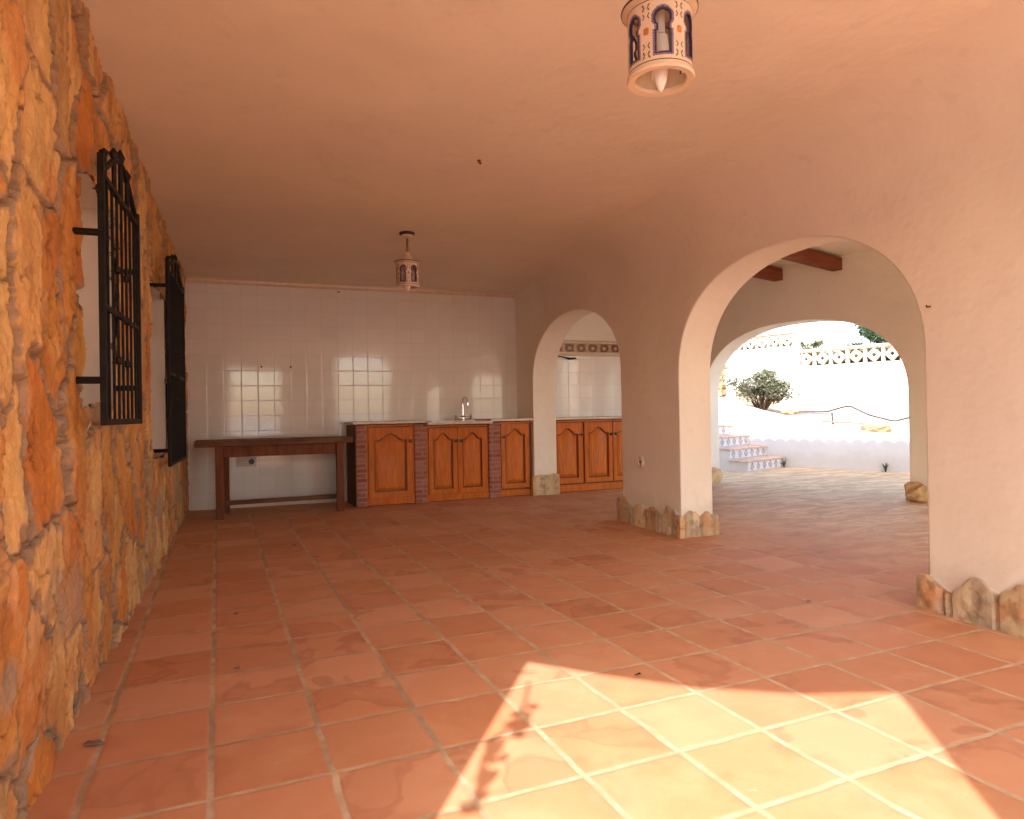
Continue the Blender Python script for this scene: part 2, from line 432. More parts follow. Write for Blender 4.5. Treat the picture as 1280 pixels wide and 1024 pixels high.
def vnoise(x, y, seed=0):
    xi = np.floor(x).astype(int); yi = np.floor(y).astype(int); fx = x-xi; fy = y-yi
    def h(i, j):
        n = (i*374761393+j*668265263+seed*1442695041) & 0xffffffff
        n = ((n ^ (n >> 13))*1274126177) & 0xffffffff
        return ((n ^ (n >> 16)) & 0xffff)/65535.0
    fx = fx*fx*(3-2*fx); fy = fy*fy*(3-2*fy)
    return (h(xi, yi)*(1-fx)+h(xi+1, yi)*fx)*(1-fy)+(h(xi, yi+1)*(1-fx)+h(xi+1, yi+1)*fx)*fy
def fbm(x, y, seed=0, o=4):
    r_ = 0; a = .5
    for i in range(o): r_ = r_+a*vnoise(x*2**i, y*2**i, seed+i*17); a *= .5
    return r_

# ------------------------------------------------------------------ ground
AW = root('arch_wall', (10.3, -1, 0), -math.atan(.055), 'cream plastered wall with two arched openings and jagged stone footing', 'wall')
ground = MB().box(-600, 600, -600, 600, -1.2, -.6).build('ground', 'terrace', tag=None) if False else MB().box(-900, 900, -900, 900, -1.0, -.25).build('ground', 'terrace')
tag(ground, kind='structure')
fl = MB(); fl.box(-2.6, 45, -24, 30, -.2, 0)
floor = tag(fl.build('floor', 'floor'), kind='structure')

# ------------------------------------------------------------------ stone wall (left)
def wall_x(y): return -1.36+.026*y
def build_stone_wall():
    ys = [-7.10]
    while ys[-1] < -2.9: ys.append(ys[-1]+.12)
    while ys[-1] < 17.75: ys.append(ys[-1]+.0042*(ys[-1]+8.3))
    ys = np.array(ys); zs = np.linspace(-.02, 8.12, 400)
    Y, Z = np.meshgrid(ys, zs, indexing='ij')
    # ragged-outlined stones: warped anisotropic cells
    wx = (fbm(Y*1.1, Z*1.1, 3)-.47)*.9+(fbm(Y*4, Z*4, 9)-.47)*.22
    wz = (fbm(Y*1.0+40, Z*1.0, 5)-.47)*.9+(fbm(Y*4+9, Z*4, 11)-.47)*.25
    CWID, CHEI = .92, 1.25
    U = (Y+wx)/CWID; V = (Z+wz)/CHEI
    ci = np.floor(V).astype(int)
    def hsh(i, j, k):
        n = (i*374761393+j*668265263+k*2246822519) & 0xffffffff
        n = ((n ^ (n >> 13))*1274126177) & 0xffffffff
        n = ((n ^ (n >> 15))*2246822519) & 0xffffffff
        return ((n ^ (n >> 16)) & 0xffff)/65535.0
    d1 = np.full(U.shape, 9.); d2 = np.full(U.shape, 9.); id1 = np.zeros(U.shape, int); jd1 = np.zeros(U.shape, int)
    sx = np.zeros(U.shape); sy = np.zeros(U.shape)
    ui = np.floor(U).astype(int); vi = ci
    for a in (-2, -1, 0, 1, 2):
        for b in (-2, -1, 0, 1, 2):
            i = ui+a; j = vi+b
            px = i+.5*(j % 2)+(hsh(i, j, 1)-.5)*.95+.25; pz = j+.5+(hsh(i, j, 2)-.5)*.95
            wgt = .8+.45*hsh(i, j, 7)
            d = np.sqrt((U-px)**2+(V-pz)**2)/wgt
            c = d < d1
            d2 = np.where(c, d1, np.minimum(d2, d)); d1 = np.where(c, d, d1)
            id1 = np.where(c, i, id1); jd1 = np.where(c, j, jd1); sx = np.where(c, U-px, sx); sy = np.where(c, V-pz, sy)
    e = d2-d1
    r1, r2, r3, r4, r5 = (hsh(id1, jd1, k) for k in (21, 22, 23, 24, 25))
    prof = np.clip(e/.05, 0, 1); prof = prof*prof*(3-2*prof)
    rel = .045+.05*r1+.10*(r2-.5)*sx+.07*(r3-.5)*sy
    # layered flaking on each stone: vertical strata steps
    lay = fbm(Y*2.2+r4*30, Z*.7+r5*20, 31, 3)
    step = (np.floor(lay*7)/7+(np.clip((lay*7) % 1, 0, .35)/.35)/7)
    H = prof*(rel+.075*step)+(fbm(Y*3, Z*3, 41, 4)-.47)*.06+(fbm(Y*11, Z*8, 51, 3)-.44)*.05
    crk = np.abs(fbm(Y*2.6+r1*7, Z*1.1+r2*7, 111, 4)-.47); H = H-np.clip(.022-crk, 0, .022)*2.6*prof+(fbm(Y*28, Z*22, 121, 3)-.44)*.035
    H = H-.075
    crk_ = crk
    # colours (albedo per stone + mortar)
    pal = np.array([(.53, .29, .085), (.60, .37, .15), (.50, .24, .065), (.62, .41, .17), (.54, .32, .11), (.54, .22, .05), (.48, .30, .13)])
    k = (r5*6.99).astype(int); col = pal[k]
    blot = np.clip((fbm(Y*1.6+r1*9, Z*1.2+r2*9, 61, 4)-.42)*5, 0, 1)[..., None]
    col = col*(1-.55*blot)+np.array((.47, .17, .055))*.55*blot
    pale = np.clip((fbm(Y*2.3, Z*2.1+30, 71, 4)-.52)*6, 0, 1)[..., None]
    col = col*(1-.45*pale)+np.array((.68, .45, .23))*.45*pale
    mortar = np.array((.34, .23, .145))+(fbm(Y*6, Z*6, 81, 3)-.45)[..., None]*.12
    mk = np.clip((e-.075)/.05+(fbm(Y*5, Z*5, 91, 3)-.47)*3.4, 0, 1)[..., None]
    col = mortar*(1-mk)+col*mk
    ck = np.clip(1-crk_/.028, 0, 1)[..., None]; col = col*(1-.5*ck)  # shade of the crack recesses is put into the colour too
    gm = (np.clip((fbm(Y*.7+3, Z*.8+8, 101, 3)-.56)*14, 0, 1)*np.clip((2.6-Z)/1.2, 0, 1))[..., None]
    col = col*(1-gm*.8)+np.array((.34, .27, .20))*gm*.8
    X = np.array([wall_x(y) for y in ys])[:, None]+H*1.0
    ny, nz = Y.shape
    co = np.stack([X*T, Y*T, Z*T], -1).reshape(-1, 3)
    idx = np.arange(ny*nz).reshape(ny, nz)
    q = np.stack([idx[:-1, :-1], idx[1:, :-1], idx[1:, 1:], idx[:-1, 1:]], -1).reshape(-1, 4)
    yc = Y[:-1, :-1]+wx[:-1, :-1]*.35; zc = Z[:-1, :-1]+wz[:-1, :-1]*.35
    op1 = (yc > .95) & (yc < 3.25) & (zc > 3.35) & (zc < 6.15)
    op2 = (yc > 7.35) & (yc < 11.0) & (zc > 2.35) & (zc < 6.15)
    q = q[~(op1 | op2).reshape(-1)]
    me = bpy.data.meshes.new('stone_wall')
    me.vertices.add(len(co)); me.vertices.foreach_set('co', co.ravel())
    me.loops.add(len(q)*4); me.loops.foreach_set('vertex_index', q.ravel())
    me.polygons.add(len(q)); me.polygons.foreach_set('loop_start', np.arange(len(q))*4)
    try: me.polygons.foreach_set('loop_total', np.full(len(q), 4))
    except Exception: pass
    me.update(calc_edges=True)
    ca = me.color_attributes.new('Col', 'FLOAT_COLOR', 'POINT')
    ca.data.foreach_set('color', np.concatenate([col.reshape(-1, 3), np.ones((ny*nz, 1))], 1).astype(np.float32).ravel())
    me.materials.append(M['stone']); me.polygons.foreach_set('use_smooth', [True]*len(q)); me.validate()
    return me
SW = root('stone_wall', (-2, 5, 0), 0, 'rough orange quarry stone wall with two barred window openings', 'wall')
SW.location = (0, 0, 0)
swo = bpy.data.objects.new('stone_facing', build_stone_wall()); COL.objects.link(swo); swo.parent = SW
def yy(y): return wall_x(y)
# masonry behind the facing, with the two plastered openings left clear
mb = MB()
def seg(y0, y1, z0, z1, dx=.22, th=1.0):
    a, b = yy(y0)-dx, yy(y1)-dx
    mb.add([(a, y0, z0), (b, y1, z0), (b-th, y1, z0), (a-th, y0, z0), (a, y0, z1), (b, y1, z1), (b-th, y1, z1), (a-th, y0, z1)],
           [(0, 3, 2, 1), (4, 5, 6, 7), (0, 1, 5, 4), (1, 2, 6, 5), (2, 3, 7, 6), (3, 0, 4, 7)])
W1 = (.8, 3.4, 3.2, 6.3); W2 = (7.2, 11.15, 2.2, 6.3)
seg(-7.1, W1[0], 0, 8.6); seg(W1[1], W2[0], 0, 8.6); seg(W2[1], 18.6, 0, 8.6)
seg(W1[0], W1[1], 0, W1[2]); seg(W1[0], W1[1], W1[3], 8.6); seg(W2[0], W2[1], 0, W2[2]); seg(W2[0], W2[1], W2[3], 8.6)
mb.build('masonry', 'plaster', SW)
MB().box(-2.7, -1.40, -7.103, -6.7, 0, 8.035).build('sun_block_pier', 'plaster', SW)  # unseen pier added to block a sliver of sun beside the beam
# windows at the back of each opening
for (a, b, z0, z1) in (W1, W2):
    x = yy((a+b)/2)-1.02
    w_ = MB(); t_ = .14
    w_.box(x-.12, x, a+.002, a+t_, z0, z1).box(x-.12, x, b-t_, b-.002, z0, z1).box(x-.12, x, a+t_, b-t_, z0+.002, z0+t_).box(x-.12, x, a+t_, b-t_, z1-t_, z1-.002).box(x-.12, x, (a+b)/2-.07, (a+b)/2+.07, z0+t_, z1-t_)
    wo_ = w_.build('window', 'white', SW, .01)
    MB().box(x-.09, x-.06, a+t_, b-t_, z0+t_, z1-t_).build('shutter_panel', 'white', wo_)
# plaster returns that close the edge of each opening up to the stones
for (a, b, z0, z1) in (W1, W2):
    r_ = MB()
    for y0, y1, za, zb in ((b, b+.3, z0-.3, z1+.3), (a-.3, a, z0-.3, z1+.3), (a, b, z1, z1+.3), (a, b, z0-.3, z0)):
        p0, p1 = yy(y0), yy(y1)
        r_.add([(p0-.05, y0, za), (p1-.05, y1, za), (p1-.218, y1, za), (p0-.218, y0, za), (p0-.05, y0, zb), (p1-.05, y1, zb), (p1-.218, y1, zb), (p0-.218, y0, zb)],
               [(0, 3, 2, 1), (4, 5, 6, 7), (0, 1, 5, 4), (1, 2, 6, 5), (2, 3, 7, 6), (3, 0, 4, 7)])
    r_.build('reveal', 'plaster', SW)
# window sill bricks
MB().add([(yy(W1[0])-.3, W1[0]+.02, 3.36), (yy(W1[1])-.3, W1[1]-.02, 3.36), (yy(W1[1])-.02, W1[1]-.02, 3.34), (yy(W1[0])-.02, W1[0]+.02, 3.34)], [(0, 1, 2, 3)]).build('window_sill', 'tread', SW)
MB().add([(yy(W2[0])-.9, W2[0]+.02, 2.38), (yy(W2[1])-.9, W2[1]-.02, 2.38), (yy(W2[1])-.02, W2[1]-.02, 2.34), (yy(W2[0])-.02, W2[0]+.02, 2.34)], [(0, 1, 2, 3)]).build('window_sill', 'tread', SW)
# outside roughcast end of wall is closed by the masonry; narrow plaster strip up to the back corner

def grille(loc, ang, L, z0, z1, nb, label, arms):
    g = root('window_grille', loc, ang, label, 'grille', 'iron grilles on the stone wall')
    f = MB(); r_ = .034
    f.box(-r_, r_, -r_, r_, z0, z1+.18).box(-r_, r_, L-r_, L+r_, z0, z1+.12)
    f.box(-r_*.8, r_*.8, r_, L-r_, z0, z0+.07).box(-r_*.8, r_*.8, r_, L-r_, z1-.07, z1)
    zm = z0+(z1-z0)*.47
    f.box(-r_*.6, r_*.6, r_, L-r_, zm-.03, zm+.03)
    f.build('frame', 'iron', g, .008)
    for i in range(1, nb):
        y = L*i/nb; b = MB()
        b.box(-.014, .014, y-.016, y+.016, z0+.06, z1-.06)
        b.build('bar', 'iron', g)
    for i in (nb//2-1, nb//2+1):                 # forged collars on two of the bars
        for dz in (-.55, 0, .55):
            MB().lathe([(0.0, -.06), (.05, -.03), (.05, .03), (0.0, .06)], 8, Matrix.Translation((0, L*i/nb, zm+dz))).build('collar', 'iron', g)
    cr = MB()                                   # crest: curved bars rising to a central spike
    c = L/2
    pts = [(0, L*t, z1+.02+.42*math.sin(math.pi*t)**1.5) for t in [k/16 for k in range(17)]]
    cr.tube(pts, .035, 6)
    for yv, hh in ((c, .62), (c-L*.18, .5), (c+L*.18, .5), (L*.08, .3)):
        cr.tube([(0, yv, z1), (0, yv, z1+hh*.7), (0, yv, z1+hh*.85), (0, yv, z1+hh)], [.03, .03, .06, .008], 6)
    cr.build('crest', 'iron', g)
    for z in arms:
        for y in (0, L):
            MB().tube([(0, y, z), (arms_in[0], y, z)], .04, 8).build('bracket', 'iron', g)
    return g
arms_in = [-.30]
grille((-1.045, .43, 0), -math.atan(.062), 2.2, 3.12, 5.95, 8, 'black iron window grille nearest the camera on orange stone wall', (5.25, 3.62))
arms_in = [-.38]
grille((-.86, 8.1, 0), -math.atan(.055), 3.1, 2.15, 6.45, 13, 'black iron window grille beside the white tiled wall, further back', (6.05, 2.5))

# ------------------------------------------------------------------ back tiled wall
BWr = -math.atan(.045)
BW = root('tiled_wall', (-.83, 17.7, 0), BWr, 'white glazed tile wall with cream cornice at the back of the porch', 'wall')
MB().box(-2.5, 20.0, .0, 1.0, -.2, 8.7).build('tile_face', 'wtile', BW)
# cornice profile above the tiles, as a long moulding
prof = [(-.0, 7.86), (-.05, 7.86), (-.07, 7.90), (-.10, 7.93), (-.11, 8.0), (-.15, 8.03), (-.15, 8.06), (0, 8.06)]
MB().prism(prof, 0, -.2, 12.1).build('cornice', 'ceramic', BW)
MB().box(12.9, 19.9, -.05, .0-.001, 5.70, 6.04).build('border_tile', 'border', BW)
MB().prism([(-.0, 6.05), (-.10, 6.06), (-.12, 6.12), (-.05, 6.2), (0, 6.2)], 0, 12.9, 19.9).build('border_moulding', 'ceramic', BW)
MB().prism([(-.0, 5.52), (-.05, 5.52), (-.11, 5.60), (-.10, 5.68), (0, 5.69)], 0, 12.9, 19.9).build('border_moulding', 'ceramic', BW)
MB().box(12.9, 19.9, -.04, -.002, 6.2, 8.7).build('plaster_band', 'plaster', BW)
wr = MB(); wr.tube([(13.95, -.03, 5.5), (14.1, -.12, 5.49), (14.3, -.16, 5.44), (14.42, -.2, 5.40), (14.75, -.22, 5.42)], [.02, .02, .03, .05, .03], 8)
tag(wr.build('loose_cable', 'iron', None, loc=(-.83, 17.7, 0), rotz=BWr), 'short black cable end poking from wall under patterned tile border', 'cable')

# ------------------------------------------------------------------ ceiling, roof, front
cl = MB(); cl.box(-2.7, 12.2, -9.7, 18.7, 8.04, 8.5)
# ceiling of the room follows the corner of the porch: polygon sheet instead of a plain rectangle
cl = MB()
poly = [(-1.40, -7.10), (-.78, -7.85), (-.023, -8.66), (.91, -9.31), (1.91, -9.74), (12.0, -9.74), (12.0, 18.7), (-2.6, 18.7), (-2.6, -7.10)]
cl.prism(poly, 2, 8.04, 8.7)
tag(cl.build('ceiling', 'ceiling'), kind='structure')
bm_ = MB()  # unseen beam, its outline shaped to cut the sun patch on the floor
Q = [(-1.399, -7.10), (-.78, -7.86), (-.023, -8.66), (.91, -9.31), (1.91, -9.74)]
for i in range(len(Q)-1):
    (a, b), (c, d) = Q[i], Q[i+1]
    nx, ny = (d-b), -(c-a); L = math.hypot(nx, ny); nx, ny = -nx/L*.4, -ny/L*.4
    bm_.prism([(a, b), (c, d), (c+nx*1.0, d+ny*1.0), (a+nx*1.0, b+ny*1.0)], 2, 6.62, 8.03)
tag(bm_.build('sun_cut_beam', 'plaster'), 'unseen plastered beam added to shape the sun patch', 'beam')
fw = MB()
arched_wall(fw, -10.3, -1.91, 0, 8.03, -10.30, -9.74, [])
fw = MB()
def fwall():
    # local y runs along -x of the world; build directly in world x
    g = MB(); arched_wall(g, 1.91, 12.0, 0, 8.03, -10.3, -9.74, [(5.9, 9.95, 7.0, 7.8, 3.0)])
    h = MB(); h.v = [(y, x, z) for x, y, z in g.v]; h.f = g.f; h.mi = g.mi
    return h
tag(fwall().build('front_wall', 'plaster'), 'unseen plastered front wall behind the viewer, jamb and arch set for the light', 'wall')  # out of view; jamb and arch placed to shape the incoming light

# ------------------------------------------------------------------ arch wall (right)
A1 = (0.0, 6.7, 4.0, 6.49, 2.25); A2 = (9.62, 16.42, 4.35, 6.56, 2.1)
w_ = MB(); arched_wall(w_, -8.7, 18.25, 0, 8.6, 0, .95, [(-8.2, -2.6, 4.0, 6.6, 2.4), A1, A2]); w_.build('plaster_face', 'plaster', AW, .035, seg=3)  # first arch lies out of view, added to let in more light
cov = MB(); rr = 1.5; n = 16
P_ = [(-rr+rr*math.sin(t), 8.045-rr+rr*math.cos(t)) for t in [k/n*math.pi/2 for k in range(n+1)]]
P_ = [(x+.0, z) for x, z in P_]
# concave cove between wall and ceiling
P_ = [(-rr*(1-math.sin(t)), 8.045-rr*(1-math.cos(t))) for t in [k/n*math.pi/2 for k in range(n+1)]]
P_ = P_+[(.02, 8.045)] if False else [(-rr+rr*math.sin(t), 8.045-rr+rr*math.cos(t)) for t in [k/n*math.pi/2 for k in range(n+1)]]
vs = []; fs = []
NV = 24
for (x, z) in P_:
    for q in range(NV+1):
        v = -8.7+26.9*q/NV; k = min(1, max(.03, (17.0-v)/9.0)); vs.append((x*k, v, 8.045-(8.045-z)*k))
for i in range(len(P_)-1):
    for q in range(NV): fs.append((i*(NV+1)+q, i*(NV+1)+q+1, (i+1)*(NV+1)+q+1, (i+1)*(NV+1)+q))
cov.add(vs, fs); cov.build('cove', 'plaster', AW)

def skirting(v0, v1, side, hts, seed, parent, jut=.12, x0=0, name='stone_footing', flip=False, endcaps=True):
    """jagged stones along local y (side='face', at x=x0, facing -x) or along local x (side='jamb')"""
    rnd = random.Random(seed); nr = np.random.RandomState(seed)
    n = max(8, int((v1-v0)/.035)); rows = 14
    peaks = [v0+(v1-v0)*p for p, _ in hts]; hs = [h for _, h in hts]
    pal = [(.47, .37, .23), (.40, .33, .23), (.54, .43, .27), (.50, .34, .20), (.57, .47, .32)]
    vs, cols = [], []
    for i in range(n+1):
        t = v0+(v1-v0)*i/n; top = np.interp(t, peaks, hs); top += (float(fbm(np.array(t*5.), np.array(seed*3.), 7, 3))-.45)*.14
        # which stone
        ks = min(range(len(peaks)), key=lambda k: abs(peaks[k]-t) if hs[k] > .5 else 9)
        col = pal[(ks*3+seed) % 5]
        for j in range(rows+1):
            z = top*j/rows
            dd = min([abs(t-peaks[k]) for k in range(len(peaks)) if hs[k] <= .5] or [9])
            j_ = jut*(.62+.38*min(1, dd/.05))*(1-.22*(j/rows)**10)+(float(fbm(np.array(t*6.), np.array(z*6.), seed, 4))-.47)*.055
            mk = 1 if dd > .05+.05*float(vnoise(np.array(t*9), np.array(z*9), 5)) else .35
            c = tuple(mk*q+(1-mk)*g for q, g in zip(col, (.34, .27, .20)))
            rr_ = float(fbm(np.array(t*3.+seed), np.array(z*3.), 23, 3))
            if rr_ > .57: c = (c[0]*1.05, c[1]*.85, c[2]*.75)
            if float(fbm(np.array(t*8.+3), np.array(z*8.), 29, 3)) > .57: c = tuple(q*.7 for q in c)
            vs.append((t, -j_, z)); cols.append(c)
    fs = [(i*(rows+1)+j, (i+1)*(rows+1)+j, (i+1)*(rows+1)+j+1, i*(rows+1)+j+1) for i in range(n) for j in range(rows)]
    # top and ends closing back to the wall
    o = len(vs)
    for i in range(n+1):
        t, d, z = vs[i*(rows+1)+rows]; vs.append((t, .01, z-.02)); cols.append((.5, .43, .35))
    fs += [(i*(rows+1)+rows, (i+1)*(rows+1)+rows, o+i+1, o+i) for i in range(n)]
    for i in (0, n):
        o2 = len(vs)
        for j in range(rows+1):
            t, d, z = vs[i*(rows+1)+j]; vs.append((t, .01, z)); cols.append(cols[i*(rows+1)+j])
        fs += [(i*(rows+1)+j, i*(rows+1)+j+1, o2+j+1, o2+j) for j in range(rows)]
    if side == 'face': W = [((x0+d), t, z) for t, d, z in vs]
    else:              W = [(t, x0+(d if not flip else -d), z) for t, d, z in vs]
    mb = MB(); mb.v = W; mb.f = fs; mb.mi = [0]*len(fs)
    me = bpy.data.meshes.new(name); me.from_pydata([(x*T, y*T, z*T) for x, y, z in W], [], fs)
    ca = me.color_attributes.new('Col', 'FLOAT_COLOR', 'POINT')
    ca.data.foreach_set('color', np.array([(*c, 1) for c in cols], dtype=np.float32).ravel())
    me.materials.append(M['skirt']); me.polygons.foreach_set('use_smooth', [True]*len(fs))
    bm = bmesh.new(); bm.from_mesh(me); bmesh.ops.recalc_face_normals(bm, faces=bm.faces); bm.to_mesh(me); bm.free()
    me.set_sharp_from_angle(angle=R(28))
    ob = bpy.data.objects.new(name, me); COL.objects.link(ob); ob.parent = parent
    return ob
# pier between the arches (room face runs from v=6.7 to 9.62)
def hv(a, b, pts): return [((v-a)/(b-a), h) for v, h in pts]
skirting(6.58, 9.78, 'face', hv(6.58, 9.78, [(6.58, .58), (6.75, .60), (7.22, .74), (7.44, .44), (7.62, .47), (7.98, .66), (8.22, .46), (8.60, .64), (8.90, .42), (9.2, .66), (9.5, .74), (9.78, .70)]), 3, AW)
skirting(-.12, 1.10, 'jamb', hv(-.12, 1.1, [(-.12, .50), (.04, .50), (.22, .66), (.40, .64), (.53, .48), (.60, .52), (.72, .64), (.84, .58), (.93, .48), (1.1, .48)]), 5, AW, x0=6.72, jut=.10)
skirting(-2.75, .12, 'face', hv(-2.75, .12, [(-2.75, .5), (-2.3, .68), (-1.95, .45), (-1.55, .70), (-1.38, .66), (-1.12, .44), (-.84, .70), (-.72, .66), (-.42, .37), (-.3, .40), (-.04, .56), (.12, .54)]), 8, AW, jut=.13)
skirting(-.1, 1.1, 'jamb', [(0, .55), (.3, .4), (.55, .6), (1, .5)], 9, AW, x0=-.02, flip=True)
skirting(-.10, 1.02, 'jamb', [(0, .76), (.5, .80), (1, .78)], 12, AW, x0=16.44, jut=.12)
skirting(16.30, 16.6, 'face', [(0, .76), (1, .75)], 13, AW, jut=.10)

# socket on the pier
so = root('wall_socket', (0, 0, 0), 0, 'small round socket on the plaster pier left of the large arch', 'socket')
def aw(x, v, z):
    a = -math.atan(.055); return (10.3+x*math.cos(a)-v*math.sin(a), -1+x*math.sin(a)+v*math.cos(a), z)
so.location = Vector(aw(-.001, 8.55, 1.78))*T; so.rotation_euler.z = -math.atan(.055)
MB().lathe([(.17, 0), (.17, .03), (.13, .06), (.10, .06), (.09, .03), (0, .03)], 24, Matrix.Rotation(-math.pi/2, 4, 'Y')).build('cover_plate', 'socketpl', so)
MB().box(-.05, -.035, -.05, .05, -.02, .02).build('insert', 'groove', so)
hk = MB().tube([(0, 0, 0), (-.12, 0, -.02), (-.16, 0, .03)], .025, 6)
hk.v = [(x*.55, y*.55, z*.55) for x, y, z in hk.v]
h_ = hk.build('wall_hook', 'brass', None, loc=aw(0, -.12, 4.72), rotz=-math.atan(.055)); tag(h_, 'small rusty hook on plaster beside the large arch', 'hook')
ch_ = MB().tube([(0, 0, .02), (0, 0, -.05), (.03, 0, -.07), (.035, .0, -.03)], .014, 6); ch_.lathe([(.04, .01), (.035, -.015), (0, -.015)], 10)
tag(ch_.build('ceiling_hook', 'brass', None, loc=(4.77, 3.95, 8.04)), 'tiny dark hook in the middle of the plain ceiling', 'hook')

# ------------------------------------------------------------------ gallery beyond the arches
OA = math.atan2(21.4-19.2, 14.9-7.05)
OW = root('outer_wall', (21.4, 7.05, 0), OA, 'outer gallery wall with a wide low arch opening onto the courtyard', 'wall')
w_ = MB(); arched_wall(w_, -24, 14, 0, 10.0, 0, 1.0, [(-20, -11, 3.6, 6.9, 2.3), (-10, -1.2, 3.6, 6.9, 2.3), (.36, 8.36, 3.6, 6.47, 2.35)]); w_.build('plaster_face', 'plaster', OW, .03, seg=3)  # first two arches lie out of view, added to brighten the gallery
def rockish(name, loc, sx, sy, sz, mat, seed, parent=None):
    bm = bmesh.new(); bmesh.ops.create_icosphere(bm, subdivisions=4, radius=1)
    for v in bm.verts:
        c = v.co
        k = 1+(float(fbm(np.array(c.x*1.6+seed), np.array(c.y*1.6+c.z*1.9), seed, 4))-.47)*.8
        p = Vector((math.copysign(abs(c.x)**.6, c.x), math.copysign(abs(c.y)**.6, c.y), math.copysign(abs(c.z)**.7, c.z)))*k
        v.co = Vector((p.x*sx, p.y*sy, max(p.z, -.8)*sz))*T
    me = bpy.data.meshes.new(name); bm.to_mesh(me); bm.free(); me.materials.append(M[mat])
    me.polygons.foreach_set('use_smooth', [True]*len(me.polygons)); me.set_sharp_from_angle(angle=R(30))
    o = bpy.data.objects.new(name, me); COL.objects.link(o); o.location = Vector(loc)*T
    if parent: o.parent = parent
    return o
rockish('stone_footing', (.42, .18, .32), .72, .34, .36, 'rock', 3, OW)
rockish('stone_footing', (.45, 8.40, .30), .62, .14, .40, 'rock', 5, OW)
gr = MB().prism([(11.2, -12), (26.9, -12), (18.1, 19.5), (11.2, 19.5)], 2, 8.62, 9.0)
tag(gr.build('gallery_ceiling', 'ceiling'), kind='structure')
for k, v in enumerate([-6.6, -4.33, -2.07, 2.47, 4.74, 7.0, 9.3]):
    lab = {3: 'red-brown ceiling beam, the right one of two showing through the large arch', 4: 'red-brown ceiling beam, the left one of two showing through the large arch'}.get(k, 'red-brown ceiling beam across the gallery, hidden behind the arch wall')
    b = MB().box(-9.6, -.002, -.02, .36, 8.10, 8.55).build('ceiling_beam', 'beam', None, .02)
    a = OA; b.location = Vector((21.4-v*math.sin(a), 7.05+v*math.cos(a), 0))*T; b.rotation_euler.z = OA
    tag(b, lab, 'beam', 'gallery ceiling beams')
ew = MB(); arched_wall(ew, 11.6, 24.5, 0, 9.0, -10.4, -9.8, [(12.6, 22, 3.8, 6.2, 2.2)]); ew.v = [(y, x, z) for x, y, z in ew.v]
tag(ew.build('gallery_end_wall', 'plaster'), 'unseen plastered end wall of the gallery, low arch sized for the light', 'wall')  # out of view; arch height set by the sun it lets in
# roof over everything, tiled eave beyond the outer wall
rf = root('tiled_roof', (21.4, 7.05, 0), math.atan2(2.073, 5.761), 'terracotta barrel tile roof over the gallery, scalloped at the eave', 'roof')
SUNL = Vector((.6, .8)); tE = math.tan(ELEV)
C0 = Vector((30.19, 13.85)); CD = Vector((28.114-30.187, 19.615-13.854)).normalized()
def eave_dist(ov):
    # horizontal distance along the sun's travel from the eave line (outer wall + ov) to the courtyard wall
    RA = math.atan2(2.073, 5.761); on = Vector((math.cos(RA), math.sin(RA)))
    e0 = Vector((21.4, 7.05))+on*ov
    out = []
    for v in (0, 5):
        W = C0+CD*v
        out.append((W-e0).dot(on)/SUNL.dot(on))
    return out
OV = 1.9
dd = eave_dist(OV); EH = 1.60+dd[0]*tE-.12; EH2 = 1.56+dd[1]*tE
# eave height varies slightly so that its shade lies level on the yard wall
def eh(v): return EH+(EH2-EH)*(v-(-7))/6
ts = MB(); pitch = .66; v = -22.0
sl = .18
tiles_n = int(36/pitch)
for i in range(tiles_n):
    y = v+i*pitch; z = EH-.16
    pts = [(y+pitch/2-math.cos(t)*pitch*.52, z+math.sin(t)*pitch*.42) for t in [k/8*math.pi for k in range(9)]]
    pts2 = [(a_, b_-.05) for a_, b_ in pts[::-1]]
    ring = pts+pts2
    # extruded along local x from the eave inwards and upwards
    vs = [(OV, a_, b_) for a_, b_ in ring]+[(OV-9, a_, b_+9*sl) for a_, b_ in ring]
    nn = len(ring); ts.add(vs, [(k, (k+1) % nn, (k+1) % nn+nn, k+nn) for k in range(nn)]+[tuple(range(nn))[::-1]])
ts.build('roof_tiles', 'roof', rf)
dk = MB(); dk.add([(OV-.1, -22, EH-.2), (OV-.1, 14, EH-.2), (OV-9, 14, EH-.2+9*sl), (OV-9, -22, EH-.2+9*sl), (OV-.1, -22, EH-.5), (OV-.1, 14, EH-.5), (OV-9, 14, EH-.5+9*sl), (OV-9, -22, EH-.5+9*sl)],
       [(0, 1, 2, 3), (4, 7, 6, 5), (0, 4, 5, 1), (1, 5, 6, 2), (2, 6, 7, 3), (3, 7, 4, 0)]); dk.build('roof_deck', 'plaster', rf)
uw = MB(); uw.box(.002, .95, -22, 13.5, 10.0, EH-.3).build('upper_wall', 'plaster', OW)

# ------------------------------------------------------------------ courtyard
YA = math.atan2(-CD.x, CD.y)
YW = root('courtyard_wall', (C0.x, C0.y, 0), YA, 'low white courtyard wall whose top slopes down from the steps', 'wall')
tops = [(-14, 1.7), (-4, 1.74), (0, 1.79), (2, 1.92), (3.7, 2.26), (5.6, 2.63), (7.6, 3.1), (10.1, 3.86), (14, 5.1)]
mb = MB(); mb.prism([(-14, -.2)]+tops+[(14, -.2)], 0, 0, .55) ; mb.build('render_face', 'yardwhite', YW, .06, seg=3)
for k in range(len(tops)-1): pass
